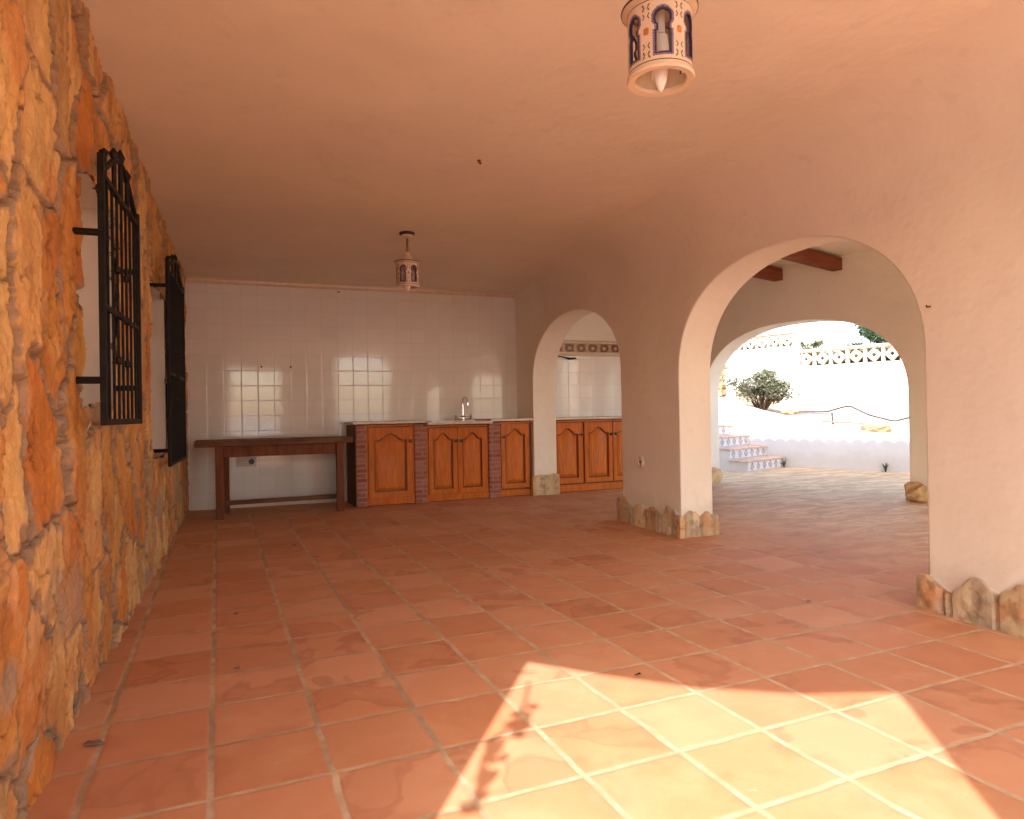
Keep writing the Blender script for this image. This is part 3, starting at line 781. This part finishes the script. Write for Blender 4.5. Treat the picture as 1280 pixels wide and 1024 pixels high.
# steps: local frame of the yard wall, climbing along +y
ST = root('garden_steps', (C0.x, C0.y, 0), YA, 'garden steps with painted riser tiles and terracotta treads beside the white wall', 'steps')
for i in range(8):
    y0 = 6.17+i*1.005; zt = .57*(i+1)
    MB().box(-4.0, -.003, y0+.03, y0+1.03 if i < 7 else y0+4, -.1, zt-.07).build('step_block', 'yardwhite', ST)
    r_ = MB().box(-3.96, -.01, y0-.0, y0+.028, zt-.5, zt-.075); r_.build('riser', 'riser', ST)
    MB().box(-4.06, -.004, y0-.08, y0+1.0, zt-.07, zt).build('tread', 'tread', ST, .02)
# garden behind wall
gd = MB()
def gz(v): return np.interp(v, [-14, 0, 4, 8, 14], [1.55, 1.62, 1.9, 2.9, 4.6])
vs = []; fs = []
nv, nx_ = 40, 24
for i in range(nv+1):
    for j in range(nx_+1):
        vv = -14+28*i/nv; xx = .5+7.8*j/nx_
        vs.append((xx, vv, float(gz(vv))+xx*.03+(float(fbm(np.array(xx*1.), np.array(vv*1.), 3))-.47)*.45*min(1, (xx-.5)*.8)))
for i in range(nv):
    for j in range(nx_): fs.append((i*(nx_+1)+j, i*(nx_+1)+j+1, (i+1)*(nx_+1)+j+1, (i+1)*(nx_+1)+j))
gd.add(vs, fs); g_ = gd.build('garden_ground', 'soil', None, loc=(C0.x, C0.y, 0), rotz=YA); tag(g_, kind='structure')

def yard(x, v, z=0):
    return (C0.x+x*math.cos(YA)-v*math.sin(YA), C0.y+x*math.sin(YA)+v*math.cos(YA), z)
# boundary wall with breeze-block screens; lower right part and higher left part
BX = 7.4
def px_scale(): pass
block_mesh = None
def block(parent, y, z, s):
    global block_mesh
    if block_mesh is None:
        b = MB(); h = .5; f = .07; d0, d1 = 0, .28
        b.box(d0, d1, -h, h, -h, -h+f).box(d0, d1, -h, h, h-f, h).box(d0, d1, -h, -h+f, -h+f, h-f).box(d0, d1, h-f, h, -h+f, h-f)
        def dia(r0, r1):
            P = [(r1, 0), (0, r1), (-r1, 0), (0, -r1)]; Q_ = [(r0, 0), (0, r0), (-r0, 0), (0, -r0)]
            for k in range(4):
                a, c = P[k], P[(k+1) % 4]; e, g = Q_[k], Q_[(k+1) % 4]
                b.prism([a, c, g, e], 0, d0+.012, d1-.012)
        dia(.17, .42)
        b.prism([(-h+f, -.08), (-.40, -.08), (-.40, .08), (-h+f, .08)], 0, d0+.02, d1-.02)
        b.prism([(.40, -.08), (h-f, -.08), (h-f, .08), (.40, .08)], 0, d0+.02, d1-.02)
        o = b.build('screen_block', 'block', parent); block_mesh = o.data
    else:
        o = bpy.data.objects.new('screen_block', block_mesh); COL.objects.link(o); o.parent = parent
    o.location = Vector((BX, y, z))*T; o.scale = (1, s, s)
BF = root('boundary_wall', (C0.x, C0.y, 0), YA, 'tall white boundary wall topped with pierced screen blocks behind the garden', 'wall')
JN = 8.62
mb = MB(); mb.box(BX, BX+.6, -14, JN, 0, 5.75).box(BX-.003, BX+.62, JN, 20, 0, 7.12).box(BX+.0, BX+.4, JN, JN+.3, 7.12, 8.0); mb.build('render_face', 'white', BF)
bs = 1.0
k = 0; y = JN-bs/2-.02
while y > -6: block(BF, y, 5.75+bs/2, bs); y -= bs
MB().box(BX-.08, BX+.4, -6.6, JN-.01, 5.75+bs, 5.75+bs+.13).build('coping', 'coping', BF)
y = JN+.3+.42
while y < 15: block(BF, y, 7.12+.42, .84); y += .84
MB().box(BX-.15, BX+.5, JN-.1, 15.5, 7.98, 8.16).build('coping', 'coping', BF, .03)

# stone pillar at left, hose, stones, plank, stub
def stub_box():
    p = root('stone_pillar', yard(.9, 10.6, 3.9), YA, 'small orange stone pillar at the top of the sloping white wall', 'pillar')
    rnd = random.Random(3)
    for i in range(4):
        o = rockish('pillar_stone', (0, 0, .22+i*.40), .42+rnd.uniform(-.04, .04), .42, .24, 'rock', 20+i, p)
    rockish('pillar_cap', (0, 0, 1.75), .5, .5, .12, 'rock', 31, p)
stub_box()
hs = MB(); pts = []
for t in [k/40 for k in range(41)]:
    v = 6.6-7.8*t; z = np.interp(v, [-1.2, .2, 1.2, 2.4, 3.3, 3.6, 4.5, 6.6], [2.85, 2.7, 2.42, 2.75, 3.22, 3.2, 2.95, 2.95])
    pts.append((1.6, v, float(z)))
hs.tube(pts, .055, 6); h_ = hs.build('garden_hose', 'hose', None, loc=(C0.x, C0.y, 0), rotz=YA); tag(h_, 'thin brown hose looping over the white garden edge', 'hose')
# raised garden bed edge carrying the hose
be = MB(); be.prism([(-6, 1.4), (-6, 2.2), (.2, 2.5), (1.2, 2.3), (2.4, 2.62), (3.4, 3.12), (4.5, 2.88), (6.7, 2.9), (6.7, 1.9)], 0, 1.7, 2.6)
b_ = be.build('garden_bed_wall', 'white', None, .05, loc=(C0.x, C0.y, 0), rotz=YA); tag(b_, 'uneven white raised bed edge behind the low courtyard wall', 'wall')
tag(rockish('garden_rock', yard(1.1, 1.9, 2.0), .35, .75, .26, 'rock', 44), 'pale orange rock lying behind the low white wall', 'rock')
tag(rockish('garden_rock', yard(1.0, 6.3, 2.92), .3, .45, .12, 'rock', 45), 'small tan rock at the end of the hose', 'rock')
pl_ = MB().box(-.15, .15, -1.0, 1.0, -.04, .04); p_ = pl_.build('wooden_plank', 'plank', None, .01, loc=yard(1.0, 3.5, 2.38), rotz=YA); p_.rotation_euler.x = .05
tag(p_, 'brown plank lying in the garden behind the low white wall', 'plank')
ps = MB().tube([(0, 0, -.2), (0, .03, .2), (0, .06, .42)], .05, 8); tag(ps.build('metal_stake', 'hose', None, loc=yard(1.2, 4.05, 2.45)), 'short upright metal stake beside the garden plank', 'stake')

# ------------------------------------------------------------------ plants
def leaf_cloud(mb, rnd, cx, cy, cz, rx, ry, rz, n, ls, shell=.35, asp=2.2):
    for _ in range(n):
        while True:
            p = Vector((rnd.uniform(-1, 1), rnd.uniform(-1, 1), rnd.uniform(-1, 1)))
            if shell < p.length < 1: break
        c = Vector((cx+p.x*rx, cy+p.y*ry, cz+p.z*rz))
        d = Vector((rnd.uniform(-1, 1), rnd.uniform(-1, 1), rnd.uniform(-.6, 1))).normalized(); e = d.orthogonal().normalized()
        e.rotate(Matrix.Rotation(rnd.uniform(0, 6.28), 3, d)); l = ls*rnd.uniform(.6, 1.3)
        q = d*l; r_ = e*l/asp
        mb.add([c-q, c+r_*.9, c+q, c-r_*.9], [(0, 1, 2, 3)])
def bush(name, loc, label, cat, seed, r, h, mat, n, ls, clumps=9, group=None, wood='bark'):
    rnd = random.Random(seed); g = root(name, loc, 0, label, cat, group)
    st = MB(); lf = MB()
    for k in range(clumps):
        a = rnd.uniform(0, 6.28); rr = r*math.sqrt(rnd.uniform(.02, .8)); z = h*rnd.uniform(.4, .95)
        tip = Vector((rr*math.cos(a), rr*math.sin(a), z))
        st.tube([(0, 0, -.3), tuple(tip*.5+Vector((0, 0, h*.06))), tuple(tip)], [.07, .045, .015], 6)
        for q in range(3):
            t2 = tip+Vector((rnd.uniform(-.5, .5), rnd.uniform(-.5, .5), rnd.uniform(-.1, .5)))*r*.5
            st.tube([tuple(tip*.7), tuple(t2)], [.025, .01], 5)
            cr = r*rnd.uniform(.18, .34)
            leaf_cloud(lf, rnd, t2.x, t2.y, t2.z, cr, cr, cr*.8, int(n/clumps/3), ls, 0)
    st.build('branches', wood, g); lf.build('foliage', mat, g)
    return g
bush('flowering_shrub', yard(1.3, 8.1, 3.0), 'sparse grey-green shrub growing behind the sloping white wall', 'shrub', 5, 1.65, 2.0, 'leaf', 5200, .095, 20)
bush('olive_shrub', yard(BX+2.0, 8.4, 5.2), 'olive toned shrub just beyond the step in the screen wall', 'shrub', 8, 1.0, 2.3, 'leaf3', 1500, .10, 9)
bush('hedge_plant', yard(BX+2.2, 6.6, 5.2), 'low thin plant tops showing over the screen blocks', 'plant', 12, 1.1, 1.7, 'leaf3', 500, .10, 8)
def dark_backing(v0, v1, x, z0, z1, label, seed):  # leaf mass added so the screen holes read dark
    rnd = random.Random(seed); g = root('dark_backing', yard(x, (v0+v1)/2, 0), YA, label, 'dark_backing')
    lf = MB(); st = MB(); L = (v1-v0)/2
    n = int((v1-v0)/.5)
    for k in range(n):
        y = -L+.25+k*.5
        st.tube([(0, y, z0-2.5), (rnd.uniform(-.1, .1), y+rnd.uniform(-.2, .2), z1-.3)], [.06, .02], 5)
        for q in range(4):
            leaf_cloud(lf, rnd, rnd.uniform(-.2, .2), y+rnd.uniform(-.25, .25), z0+(z1-z0)*(q+.5)/4*.95, .4, .4, (z1-z0)*.16, 130, .10, 0)
    st.build('stems', 'bark', g); lf.build('foliage', 'leaf3', g)
dark_backing(0, 8.3, BX+1.3, 5.4, 6.75, 'olive foliage added behind the lower pierced screen to darken its holes', 3)
dark_backing(9.2, 15, BX+1.3, 6.8, 7.95, 'olive foliage added behind the higher pierced screen to darken its holes', 6)
def tree(loc, label, seed, r, h, mat):
    rnd = random.Random(seed); g = root('pine_tree', loc, 0, label, 'tree')
    tk = MB(); tk.tube([(0, 0, 0), (.1, .05, h*.4), (0, .1, h*.75), (.05, 0, h)], [.45, .35, .2, .05], 10)
    lf = MB()
    for k in range(46):
        a = rnd.uniform(0, 6.28); t = rnd.uniform(.42, 1.0); rr = r*(1.25-t)*rnd.uniform(.5, 1.1)+.4
        base = Vector((0, .08, h*t*.92)); tip = base+Vector((rr*math.cos(a), rr*math.sin(a), rr*.25))
        tk.tube([tuple(base), tuple((base+tip)/2+Vector((0, 0, -.1))), tuple(tip)], [.09, .06, .02], 6)
        for q in range(4):
            c = base.lerp(tip, rnd.uniform(.45, 1.1)); cr = rnd.uniform(.35, .8)
            leaf_cloud(lf, rnd, c.x, c.y, c.z, cr, cr, cr*.55, 75, .15, 0, 4)
    tk.build('trunk', 'bark', g); lf.build('crown', mat, g)
tree(yard(BX+6.0, 5.7, 0), 'dark green tree rising beyond the screen block wall on the right', 4, 2.9, 9.3, 'leaf2')
def weed(loc, label, seed):
    rnd = random.Random(seed); m_ = MB()
    for k in range(9):
        a = rnd.uniform(0, 6.28); l = rnd.uniform(.25, .55)
        m_.tube([(0, 0, 0), (.05*math.cos(a), .05*math.sin(a), l*.6), (.16*math.cos(a), .16*math.sin(a), l)], [.03, .025, .004], 5)
    tag(m_.build('weed', 'leaf2', None, loc=loc), label, 'weed', 'weeds at the yard wall')
weed(yard(-.12, 1.1), 'small dark weed at the foot of the courtyard wall near right arch side', 3)
weed(yard(-.3, 6.05), 'small dark weed at the foot of the lowest garden step', 4)

# hanging vine at the porch corner (its leaf shade falls on the sunny floor edge)
rnd = random.Random(2); vb = root('hanging_vine', (-1.5, -7.35, 6.3), 0, 'leafy vine hanging at the open porch corner', 'vine')
st = MB(); lf = MB(); pts = []
for k in range(16):
    t = k/15; pts.append((.05*math.sin(t*7)+.17, .06+.05*math.cos(t*9), -.1-1.9*t))
st.tube(pts, .02, 5); st.build('stem', 'bark', vb)
for p in pts[4:]:
    for q in range(2 if int(p[2]*3) % 2 else 4):
        c = Vector(p)+Vector((rnd.uniform(-.06, .16), rnd.uniform(-.15, .05), rnd.uniform(-.08, .08)))
        d = Vector((rnd.uniform(-1, 1), rnd.uniform(-1, 1), rnd.uniform(-.5, .5))).normalized(); e = d.orthogonal().normalized()
        lf.add([c-d*.07, c-d*.03+e*.055, c+d*.05+e*.035, c+d*.085, c+d*.05-e*.035, c-d*.03-e*.055], [(0, 1, 2, 3, 4, 5)])
lf.build('leaves', 'leaf', vb)

# ------------------------------------------------------------------ kitchen counter
YF = 15.55
def door_mesh(w, h, mb_frame, mb_panel, mb_groove):
    """cathedral-arched raised panel door, local x 0..w, z 0..h, front at y=0 (towards -y)"""
    s = .20 if w > 1.35 else .17; d = .12
    def top(x, inset, rise):      # arched top line of the panel field
        t = (x-(s+inset))/(w-2*(s+inset)); t = min(1, max(0, t)); c = abs(t-.5)*2
        k = 0 if c > .86 else (math.cos(math.pi*c/.86)+1)/2
        return h-s-.24-inset+rise*k*.92
    n = 26; rise = .26
    # frame = full slab with front ring; build the ring as quads around the field
    def field(inset, ry):
        xs = [s+inset+(w-2*(s+inset))*i/n for i in range(n+1)]
        return xs, [top(x, inset, ry) for x in xs]
    xs, zs = field(0, rise)
    zb = s
    mb_frame.box(0, s, 0, d, 0, h).box(w-s, w, 0, d, 0, h).box(s, w-s, 0, d, 0, s)
    for i in range(n):
        mb_frame.add([(xs[i], 0, zs[i]), (xs[i+1], 0, zs[i+1]), (xs[i+1], 0, h), (xs[i], 0, h), (xs[i], d, zs[i]), (xs[i+1], d, zs[i+1]), (xs[i+1], d, h), (xs[i], d, h)],
                     [(0, 1, 2, 3), (4, 7, 6, 5), (0, 4, 5, 1), (3, 2, 6, 7)])
    mb_groove.box(s, w-s, .085, .1, zb, h-.06)
    # raised panel: bevelled field
    i0, i1 = .055, .15
    xa, za = field(i0, rise); xb, zb_ = field(i1, rise*.92)
    ring0 = [(xa[0], .075, zb+i0)]+[(x, .075, z) for x, z in zip(xa, za)]+[(xa[-1], .075, zb+i0)]
    ring1 = [(xb[0], .02, zb+i1)]+[(x, .02, z) for x, z in zip(xb, zb_)]+[(xb[-1], .02, zb+i1)]
    N = len(ring0); mb_panel.add(ring0+ring1, [(k, (k+1) % N, (k+1) % N+N, k+N) for k in range(N)])
    for i in range(n):
        mb_panel.add([(xb[i], .02, zb+i1), (xb[i+1], .02, zb+i1), (xb[i+1], .02, zb_[i+1]), (xb[i], .02, zb_[i])], [(0, 1, 2, 3)])
def door(parent, x0, x1, z0, z1, knob_side, yoff=0.0):
    w = x1-x0; f, p, g = MB(), MB(), MB(); door_mesh(w, z1-z0, f, p, g)
    o = f.build('cupboard_door', 'pine', parent, .012); o.location = Vector((x0, yoff, z0))*T
    p.build('door_panel', 'pine_panel', o); g.build('panel_groove', 'groove', o)
    kx = w-.09 if knob_side == 'r' else .09
    k = MB().lathe([(0, 0), (.035, .01), (.028, .06), (.06, .09), (.055, .13), (0, .15)], 14, Matrix.Translation((kx, 0, (z1-z0)*.80)) @ Matrix.Rotation(math.pi/2, 4, 'X'))
    k.build('knob', 'knob', o)
CT = root('kitchen_counter', (0, YF, 0), 0, 'kitchen counter with pine cupboard doors between red brick pillars', 'counter')
def bricks(x0, x1, y0=-.06, y1=1.7, zt=2.84):
    MB().box(x0, x1, y0, y1, 0, zt).build('brick_pillar', 'brick', CT, .02)
bricks(4.47, 4.82); bricks(6.54, 6.99); bricks(9.39, 9.87)
MB().box(4.44, 4.467, -.05, 1.7, 0, 2.84).build('shade_strip', 'bench', CT)  # dark strip standing in for the table's shade on the counter side
# carcass frames (pine) with plinth
def carc(parent, x0, x1, zt, plinth=.26):
    MB().box(x0+.001, x1-.001, .10, 1.7, .01, zt-.02).build('carcass', 'groove', parent)
    MB().box(x0+.002, x1-.002, .0, .098, .02, plinth).build('plinth', 'pine', parent, .01)
    MB().box(x0+.002, x1-.002, .0, .098, zt-.10, zt-.03).build('top_rail', 'pine', parent, .01)
carc(CT, 4.82, 6.54, 2.87); carc(CT, 6.99, 9.39, 2.80); carc(CT, 9.87, 11.22, 2.87)
for a in (4.82, 6.47): MB().box(a+.003, a+.067, .01, .097, .262, 2.76).build('stile', 'pine', CT)
for a in (6.99, 9.31): MB().box(a+.003, a+.067, .01, .097, .262, 2.69).build('stile', 'pine', CT)
door(CT, 4.90, 6.46, .27, 2.74, 'r', -.03)
door(CT, 7.07, 8.16, .27, 2.67, 'r', -.03); door(CT, 8.18, 9.30, .27, 2.67, 'l', -.03)
door(CT, 9.90, 11.06, .32, 2.76, 'l', -.03)
for a, b_ in ((4.36, 6.95), (9.46, 11.24)): MB().box(a, b_, -.12, 1.62, 2.87, 2.96).build('worktop', 'worktop', CT, .012)
sk = MB(); sk.box(6.955, 9.455, -.32, 1.66, 2.80, 2.90); sk.build('sink_surround', 'worktop', CT, .012)
snk = root('sink', (8.1, YF+.7, 2.9), 0, 'steel kitchen sink basin set in the counter between brick pillars', 'sink')
b = MB(); b.box(-.85, .85, -.55, -.5, .0, .02).box(-.85, .85, .38, .45, .0, .02).box(-.85, -.8, -.5, .38, .0, .02).box(.8, .85, -.5, .38, .0, .02); b.build('rim', 'steel', snk)
tp = root('tap', (8.74, YF+.95, 2.9), .12, 'chrome mixer tap with tall curved spout above the sink', 'tap')
b = MB(); b.lathe([(.13, 0), (.13, .04), (.08, .07), (.07, .16), (.085, .2), (.0, .22)], 20); b.tube([(-.26, 0, .12), (.26, 0, .12)], .05, 12); b.build('body', 'chrome', tp)
pts = [(0, 0, .2), (0, 0, .55)]+[(-.02, -.22+.22*math.cos(t), .68+.24*math.sin(t)) for t in [k/10*math.pi*.95 for k in range(11)]]+[(-.02, -.44, .60)]
MB().tube(pts, .032, 10).build('spout', 'chrome', tp)
for s in (-1, 1):
    hd = MB(); hd.tube([(s*.24, 0, .12), (s*.34, 0, .14)], .045, 10)
    for a in range(4):
        t = a*math.pi/2+.4; hd.tube([(s*.32, 0, .14), (s*.32, .11*math.cos(t), .14+.11*math.sin(t))], .022, 8)
    hd.build('handle', 'chrome', tp)
C2 = root('cupboard_run', (0, YF, 0), 0, 'pine cupboards with cream worktop seen through the narrow far arch', 'cupboard')
carc(C2, 12.0, 19.0, 2.87, .30)
for a, b_, k in ((12.05, 13.42, 'r'), (13.50, 14.79, 'r'), (14.83, 16.12, 'l'), (16.2, 17.5, 'r'), (17.55, 18.9, 'l')): door(C2, a, b_, .36, 2.74, k, -.03)
MB().box(12.16, 19.0, -.12, 1.40, 2.87, 2.96).build('worktop', 'worktop', C2, .012)

# ------------------------------------------------------------------ work table
TB = root('work_table', (1.85, 15.7, 0), .004, 'long dark wooden table with thick top against the white tiled wall', 'table')
MB().box(-2.44, 2.42, -.78, .95, 2.27, 2.46).build('table_top', 'bench', TB, .03)
for x, y in ((-1.73, -.68), (1.98, -.68), (-1.52, .75), (2.20, .75)):
    MB().box(x-.12 if y < 0 else x-.10, x+.12 if y < 0 else x+.10, y-.1, y+.1, 0, 2.27).build('leg', 'benchleg', TB, .02)
MB().box(-1.60, 1.85, -.70, -.62, 1.93, 2.268).build('apron', 'benchleg', TB, .01)
MB().box(-1.42, 2.1, .70, .78, 1.95, 2.268).build('apron', 'benchleg', TB, .01)
for x in (-1.66, 2.07): MB().box(x-.05, x+.05, -.57, .64, 1.95, 2.268).build('apron', 'benchleg', TB, .01)
for x in (-1.64, 2.09): MB().box(x-.05, x+.05, -.57, .64, .32, .50).build('stretcher', 'benchleg', TB, .01)
MB().box(-1.585, 2.035, -.03, .07, .34, .49).build('stretcher', 'bench', TB, .01)

# ------------------------------------------------------------------ pendant lanterns
def lantern(loc, zc, label, rot, zbody, rad=.30):
    g = root('pendant_lantern', (loc[0], loc[1], zc), rot, label, 'lantern', 'ceramic pendant lanterns')
    zb = zbody-zc; H = .60*rad/.30; k_ = rad/.30         # bottom of the drum (relative to ceiling)
    n, rows = 216, 72; nk = 6
    vs = []; fs = []; mi = []
    for side, rr in ((0, rad), (1, rad-.028)):
        for j in range(rows+1):
            for i in range(n):
                t = 2*math.pi*i/n; vs.append((rr*math.cos(t), rr*math.sin(t), zb+H*j/rows))
    keep = {}
    def cls(i, j):
        a = ((i+.5)/n*nk) % 1; x = (a-.5)*(2*math.pi*rad/nk); z = H*(j+.5)/rows
        cz = H*.68; r0 = .074*k_; neck = .046*k_; z0 = H*.15; zs = cz-.055*k_
        # signed distance-like test of the keyhole
        dc = math.hypot(x, z-cz)-r0
        wd = .062*k_ if z < zs-.05*k_ else neck
        dr = max(abs(x)-wd, z0-z, z-cz)
        d = min(dc, dr)
        if d < 0: return 'hole'
        if d < .015*k_: return 'blue'
        if d < .034*k_: return 'lilac' if (i+j) % 3 else 'blue'
        # painted flower sprigs between the windows
        xe = (abs(a-.5)-.5)*(2*math.pi*rad/nk)
        if math.hypot(xe, (z-H*.5)*.8) < .028*k_: return 'orange'
        for dz in (-.27, -.17, .17, .27):
            sx = .018*k_*(1 if dz > 0 else -1); zz = z-H*.5-dz*k_*.8
            if abs(abs(xe)-.018*k_-abs(zz)*.5) < .007*k_ and abs(zz) < .03*k_: return 'olive'
        if j < 3 or j > rows-4: return 'blue' if j in (2, rows-3) else 'cer'
        return 'cer'
    idx = {'cer': 0, 'blue': 1, 'orange': 2, 'olive': 3, 'lilac': 4}
    N = n*(rows+1)
    for j in range(rows):
        for i in range(n):
            keep[i, j] = cls(i, j)
    for j in range(rows):
        for i in range(n):
            c = keep[i, j]
            if c == 'hole': continue
            i2 = (i+1) % n; a, b, c2, d = j*n+i, j*n+i2, (j+1)*n+i2, (j+1)*n+i
            fs.append((a, b, c2, d)); mi.append(idx[c]); fs.append((d+N, c2+N, b+N, a+N)); mi.append(0)
            if keep[(i-1) % n, j] == 'hole': fs.append((a, d, d+N, a+N)); mi.append(1)
            if keep[i2, j] == 'hole': fs.append((b, b+N, c2+N, c2)); mi.append(1)
            if j and keep[i, j-1] == 'hole': fs.append((a, a+N, b+N, b)); mi.append(1)
            if j < rows-1 and keep[i, j+1] == 'hole': fs.append((d, c2, c2+N, d+N)); mi.append(1)
    b = MB(); b.v = vs; b.f = fs; b.mi = mi; b.build('drum', ['ceramic', 'blueglaze', 'orangeglaze', 'greenglaze', 'lilacglaze'], g, sharp=50)
    # bottom and top rims
    r0 = rad
    MB().lathe([(r0-.05, zb), (r0+.012, zb-.005), (r0+.02, zb-.03), (r0+.008, zb-.05), (r0-.055, zb-.045), (r0-.06, zb-.01), (r0-.05, zb)], 56).build('rim', 'ceramic', g)
    zt = zb+H
    MB().lathe([(r0-.03, zt-.01), (r0+.05, zt), (r0+.058, zt+.02), (r0+.05, zt+.035), (r0*.75, zt+.07), (r0*.45, zt+.12), (r0*.38, zt+.17), (r0*.42, zt+.19), (r0*.26, zt+.23), (r0*.2, zt+.27), (.055, zt+.30), (.0, zt+.31)], 56).build('lid', 'ceramic', g)
    MB().lathe([(r0+.0595, zt+.008), (r0+.064, zt+.02), (r0+.0595, zt+.03)], 56).build('painted_rim', 'blueglaze', g)
    # bulb and holder
    MB().tube([(0, 0, zt+.05), (0, 0, zt-.2)], .05, 16).build('lamp_holder', 'bulb', g)
    MB().lathe([(0.0, zt-.2), (.072*k_, zt-.22), (.085*k_, zt-.34), (.082*k_, zb+.12), (.06*k_, zb-.04), (.025*k_, zb-.13), (0, zb-.155)], 24).build('bulb', 'bulb', g)
    # chain up to the canopy
    zz = zt+.29; k = 0
    ch = MB()
    while zz < -.16:
        lk = [(0.03*math.cos(t), 0, zz+.045+.055*math.sin(t)) for t in [q/10*2*math.pi for q in range(11)]]
        ch.tube(lk, .010, 6, Matrix.Rotation(math.pi/2*(k % 2)+.3, 4, 'Z'), cap=False); zz += .085; k += 1
    ch.tube([(0.012*math.sin(q*1.3), .012*math.cos(q*1.3), zt+.28+(-.12-zt-.28)*q/14) for q in range(15)], .008, 5)
    ch.build('chain', 'brass', g)
    MB().lathe([(.0, -.0), (.205, -.0), (.21, -.03), (.19, -.07), (.17, -.075)], 32).build('canopy', 'blueglaze', g)
    MB().lathe([(.172, -.07), (.16, -.10), (.12, -.125), (.03, -.15), (0, -.15)], 32).build('canopy_base', 'ceramic', g)
    return g
lantern((4.81, 9.52), 8.04, 'painted ceramic lantern hanging far back just before the white tiled wall', .35, 6.62, .30)
lantern((4.02, -2.88), 8.04, 'painted ceramic lantern with keyhole windows hanging nearest, cut by the top edge', .52, 6.36, .30)

# ------------------------------------------------------------------ small bits lying about and on the tiles
SP = [(-1.054, -0.452), (0.324, 3.629), (0.276, 1.041), (1.789, 9.349), (4.666, -1.324), (8.879, 0.059), (2.72, -2.56)]
SKX, SKZ = 1.835, 1.61
def scrap(loc, label, seed, sz=.07, mat='plank'):
    rnd = random.Random(seed); n = 7
    ring = [(sz*(1.3 if k % 2 else .8)*math.cos(k*6.283/n)*rnd.uniform(.7, 1.2), sz*.6*math.sin(k*6.283/n), .012+rnd.uniform(0, .03)) for k in range(n)]
    b = MB(); b.add(ring+[(x, y, z+.008) for x, y, z in ring], [tuple(range(n))[::-1], tuple(range(n, 2*n))]+[(k, (k+1) % n, (k+1) % n+n, k+n) for k in range(n)])
    tag(b.build('dry_leaf', mat, None, loc=loc, rotz=rnd.uniform(0, 6)), label, 'leaf', 'dry leaves on the floor tiles')
scrap((SP[0][0], SP[0][1], 0), 'dark dry leaf on the floor closest to the stone wall', 1, .10)
scrap((SP[1][0], SP[1][1], 0), 'dark speck of dry leaf on the floor below the left window grille', 2, .06)
scrap((SP[2][0], SP[2][1], 0), 'tiny dry leaf between the stone wall and the sunny patch', 3, .05)
scrap((SP[3][0], SP[3][1], 0), 'dry leaf on the floor in front of the dark table', 4, .09)
scrap((SP[4][0], SP[4][1], 0), 'tiny dark leaf just beyond the far edge of the sunny patch', 5, .05, 'iron')
scrap((SP[5][0], SP[5][1], 0), 'dry leaf on the floor between the pier footings', 6, .06)
def on_wall(x, z, d=0):
    a = BWr; return (-.83+x*math.cos(a)+d*math.sin(a), 17.7+x*math.sin(a)-d*math.cos(a), z)
for (x, z), lb in (((5.12, 7.78), 'small nail high on the tiled wall just under the cornice'), ((3.38, 4.98), 'small nail in the tiled wall between the two left reflections'), ((2.38, 4.98), 'small nail in the tiled wall above the leftmost reflection')):
    tag(MB().lathe([(0, 0), (.035, .005), (.03, .04), (0, .05)], 8, Matrix.Rotation(math.pi/2, 4, 'X')).build('wall_nail', 'knob', None, loc=on_wall(x, z, .002), rotz=BWr), lb, 'nail')
sk_ = root('wall_socket', on_wall(SKX, SKZ, .003), BWr, 'grey double socket plate on the tiled wall below the table top', 'socket')
MB().box(-.34, .34, -.05, 0, -.17, .17).build('cover_plate', 'socketpl', sk_, .015)
MB().lathe([(.10, 0), (.09, .02), (0, .02)], 20, Matrix.Translation((.17, -.05, 0)) @ Matrix.Rotation(math.pi/2, 4, 'X')).build('insert', 'knob', sk_)
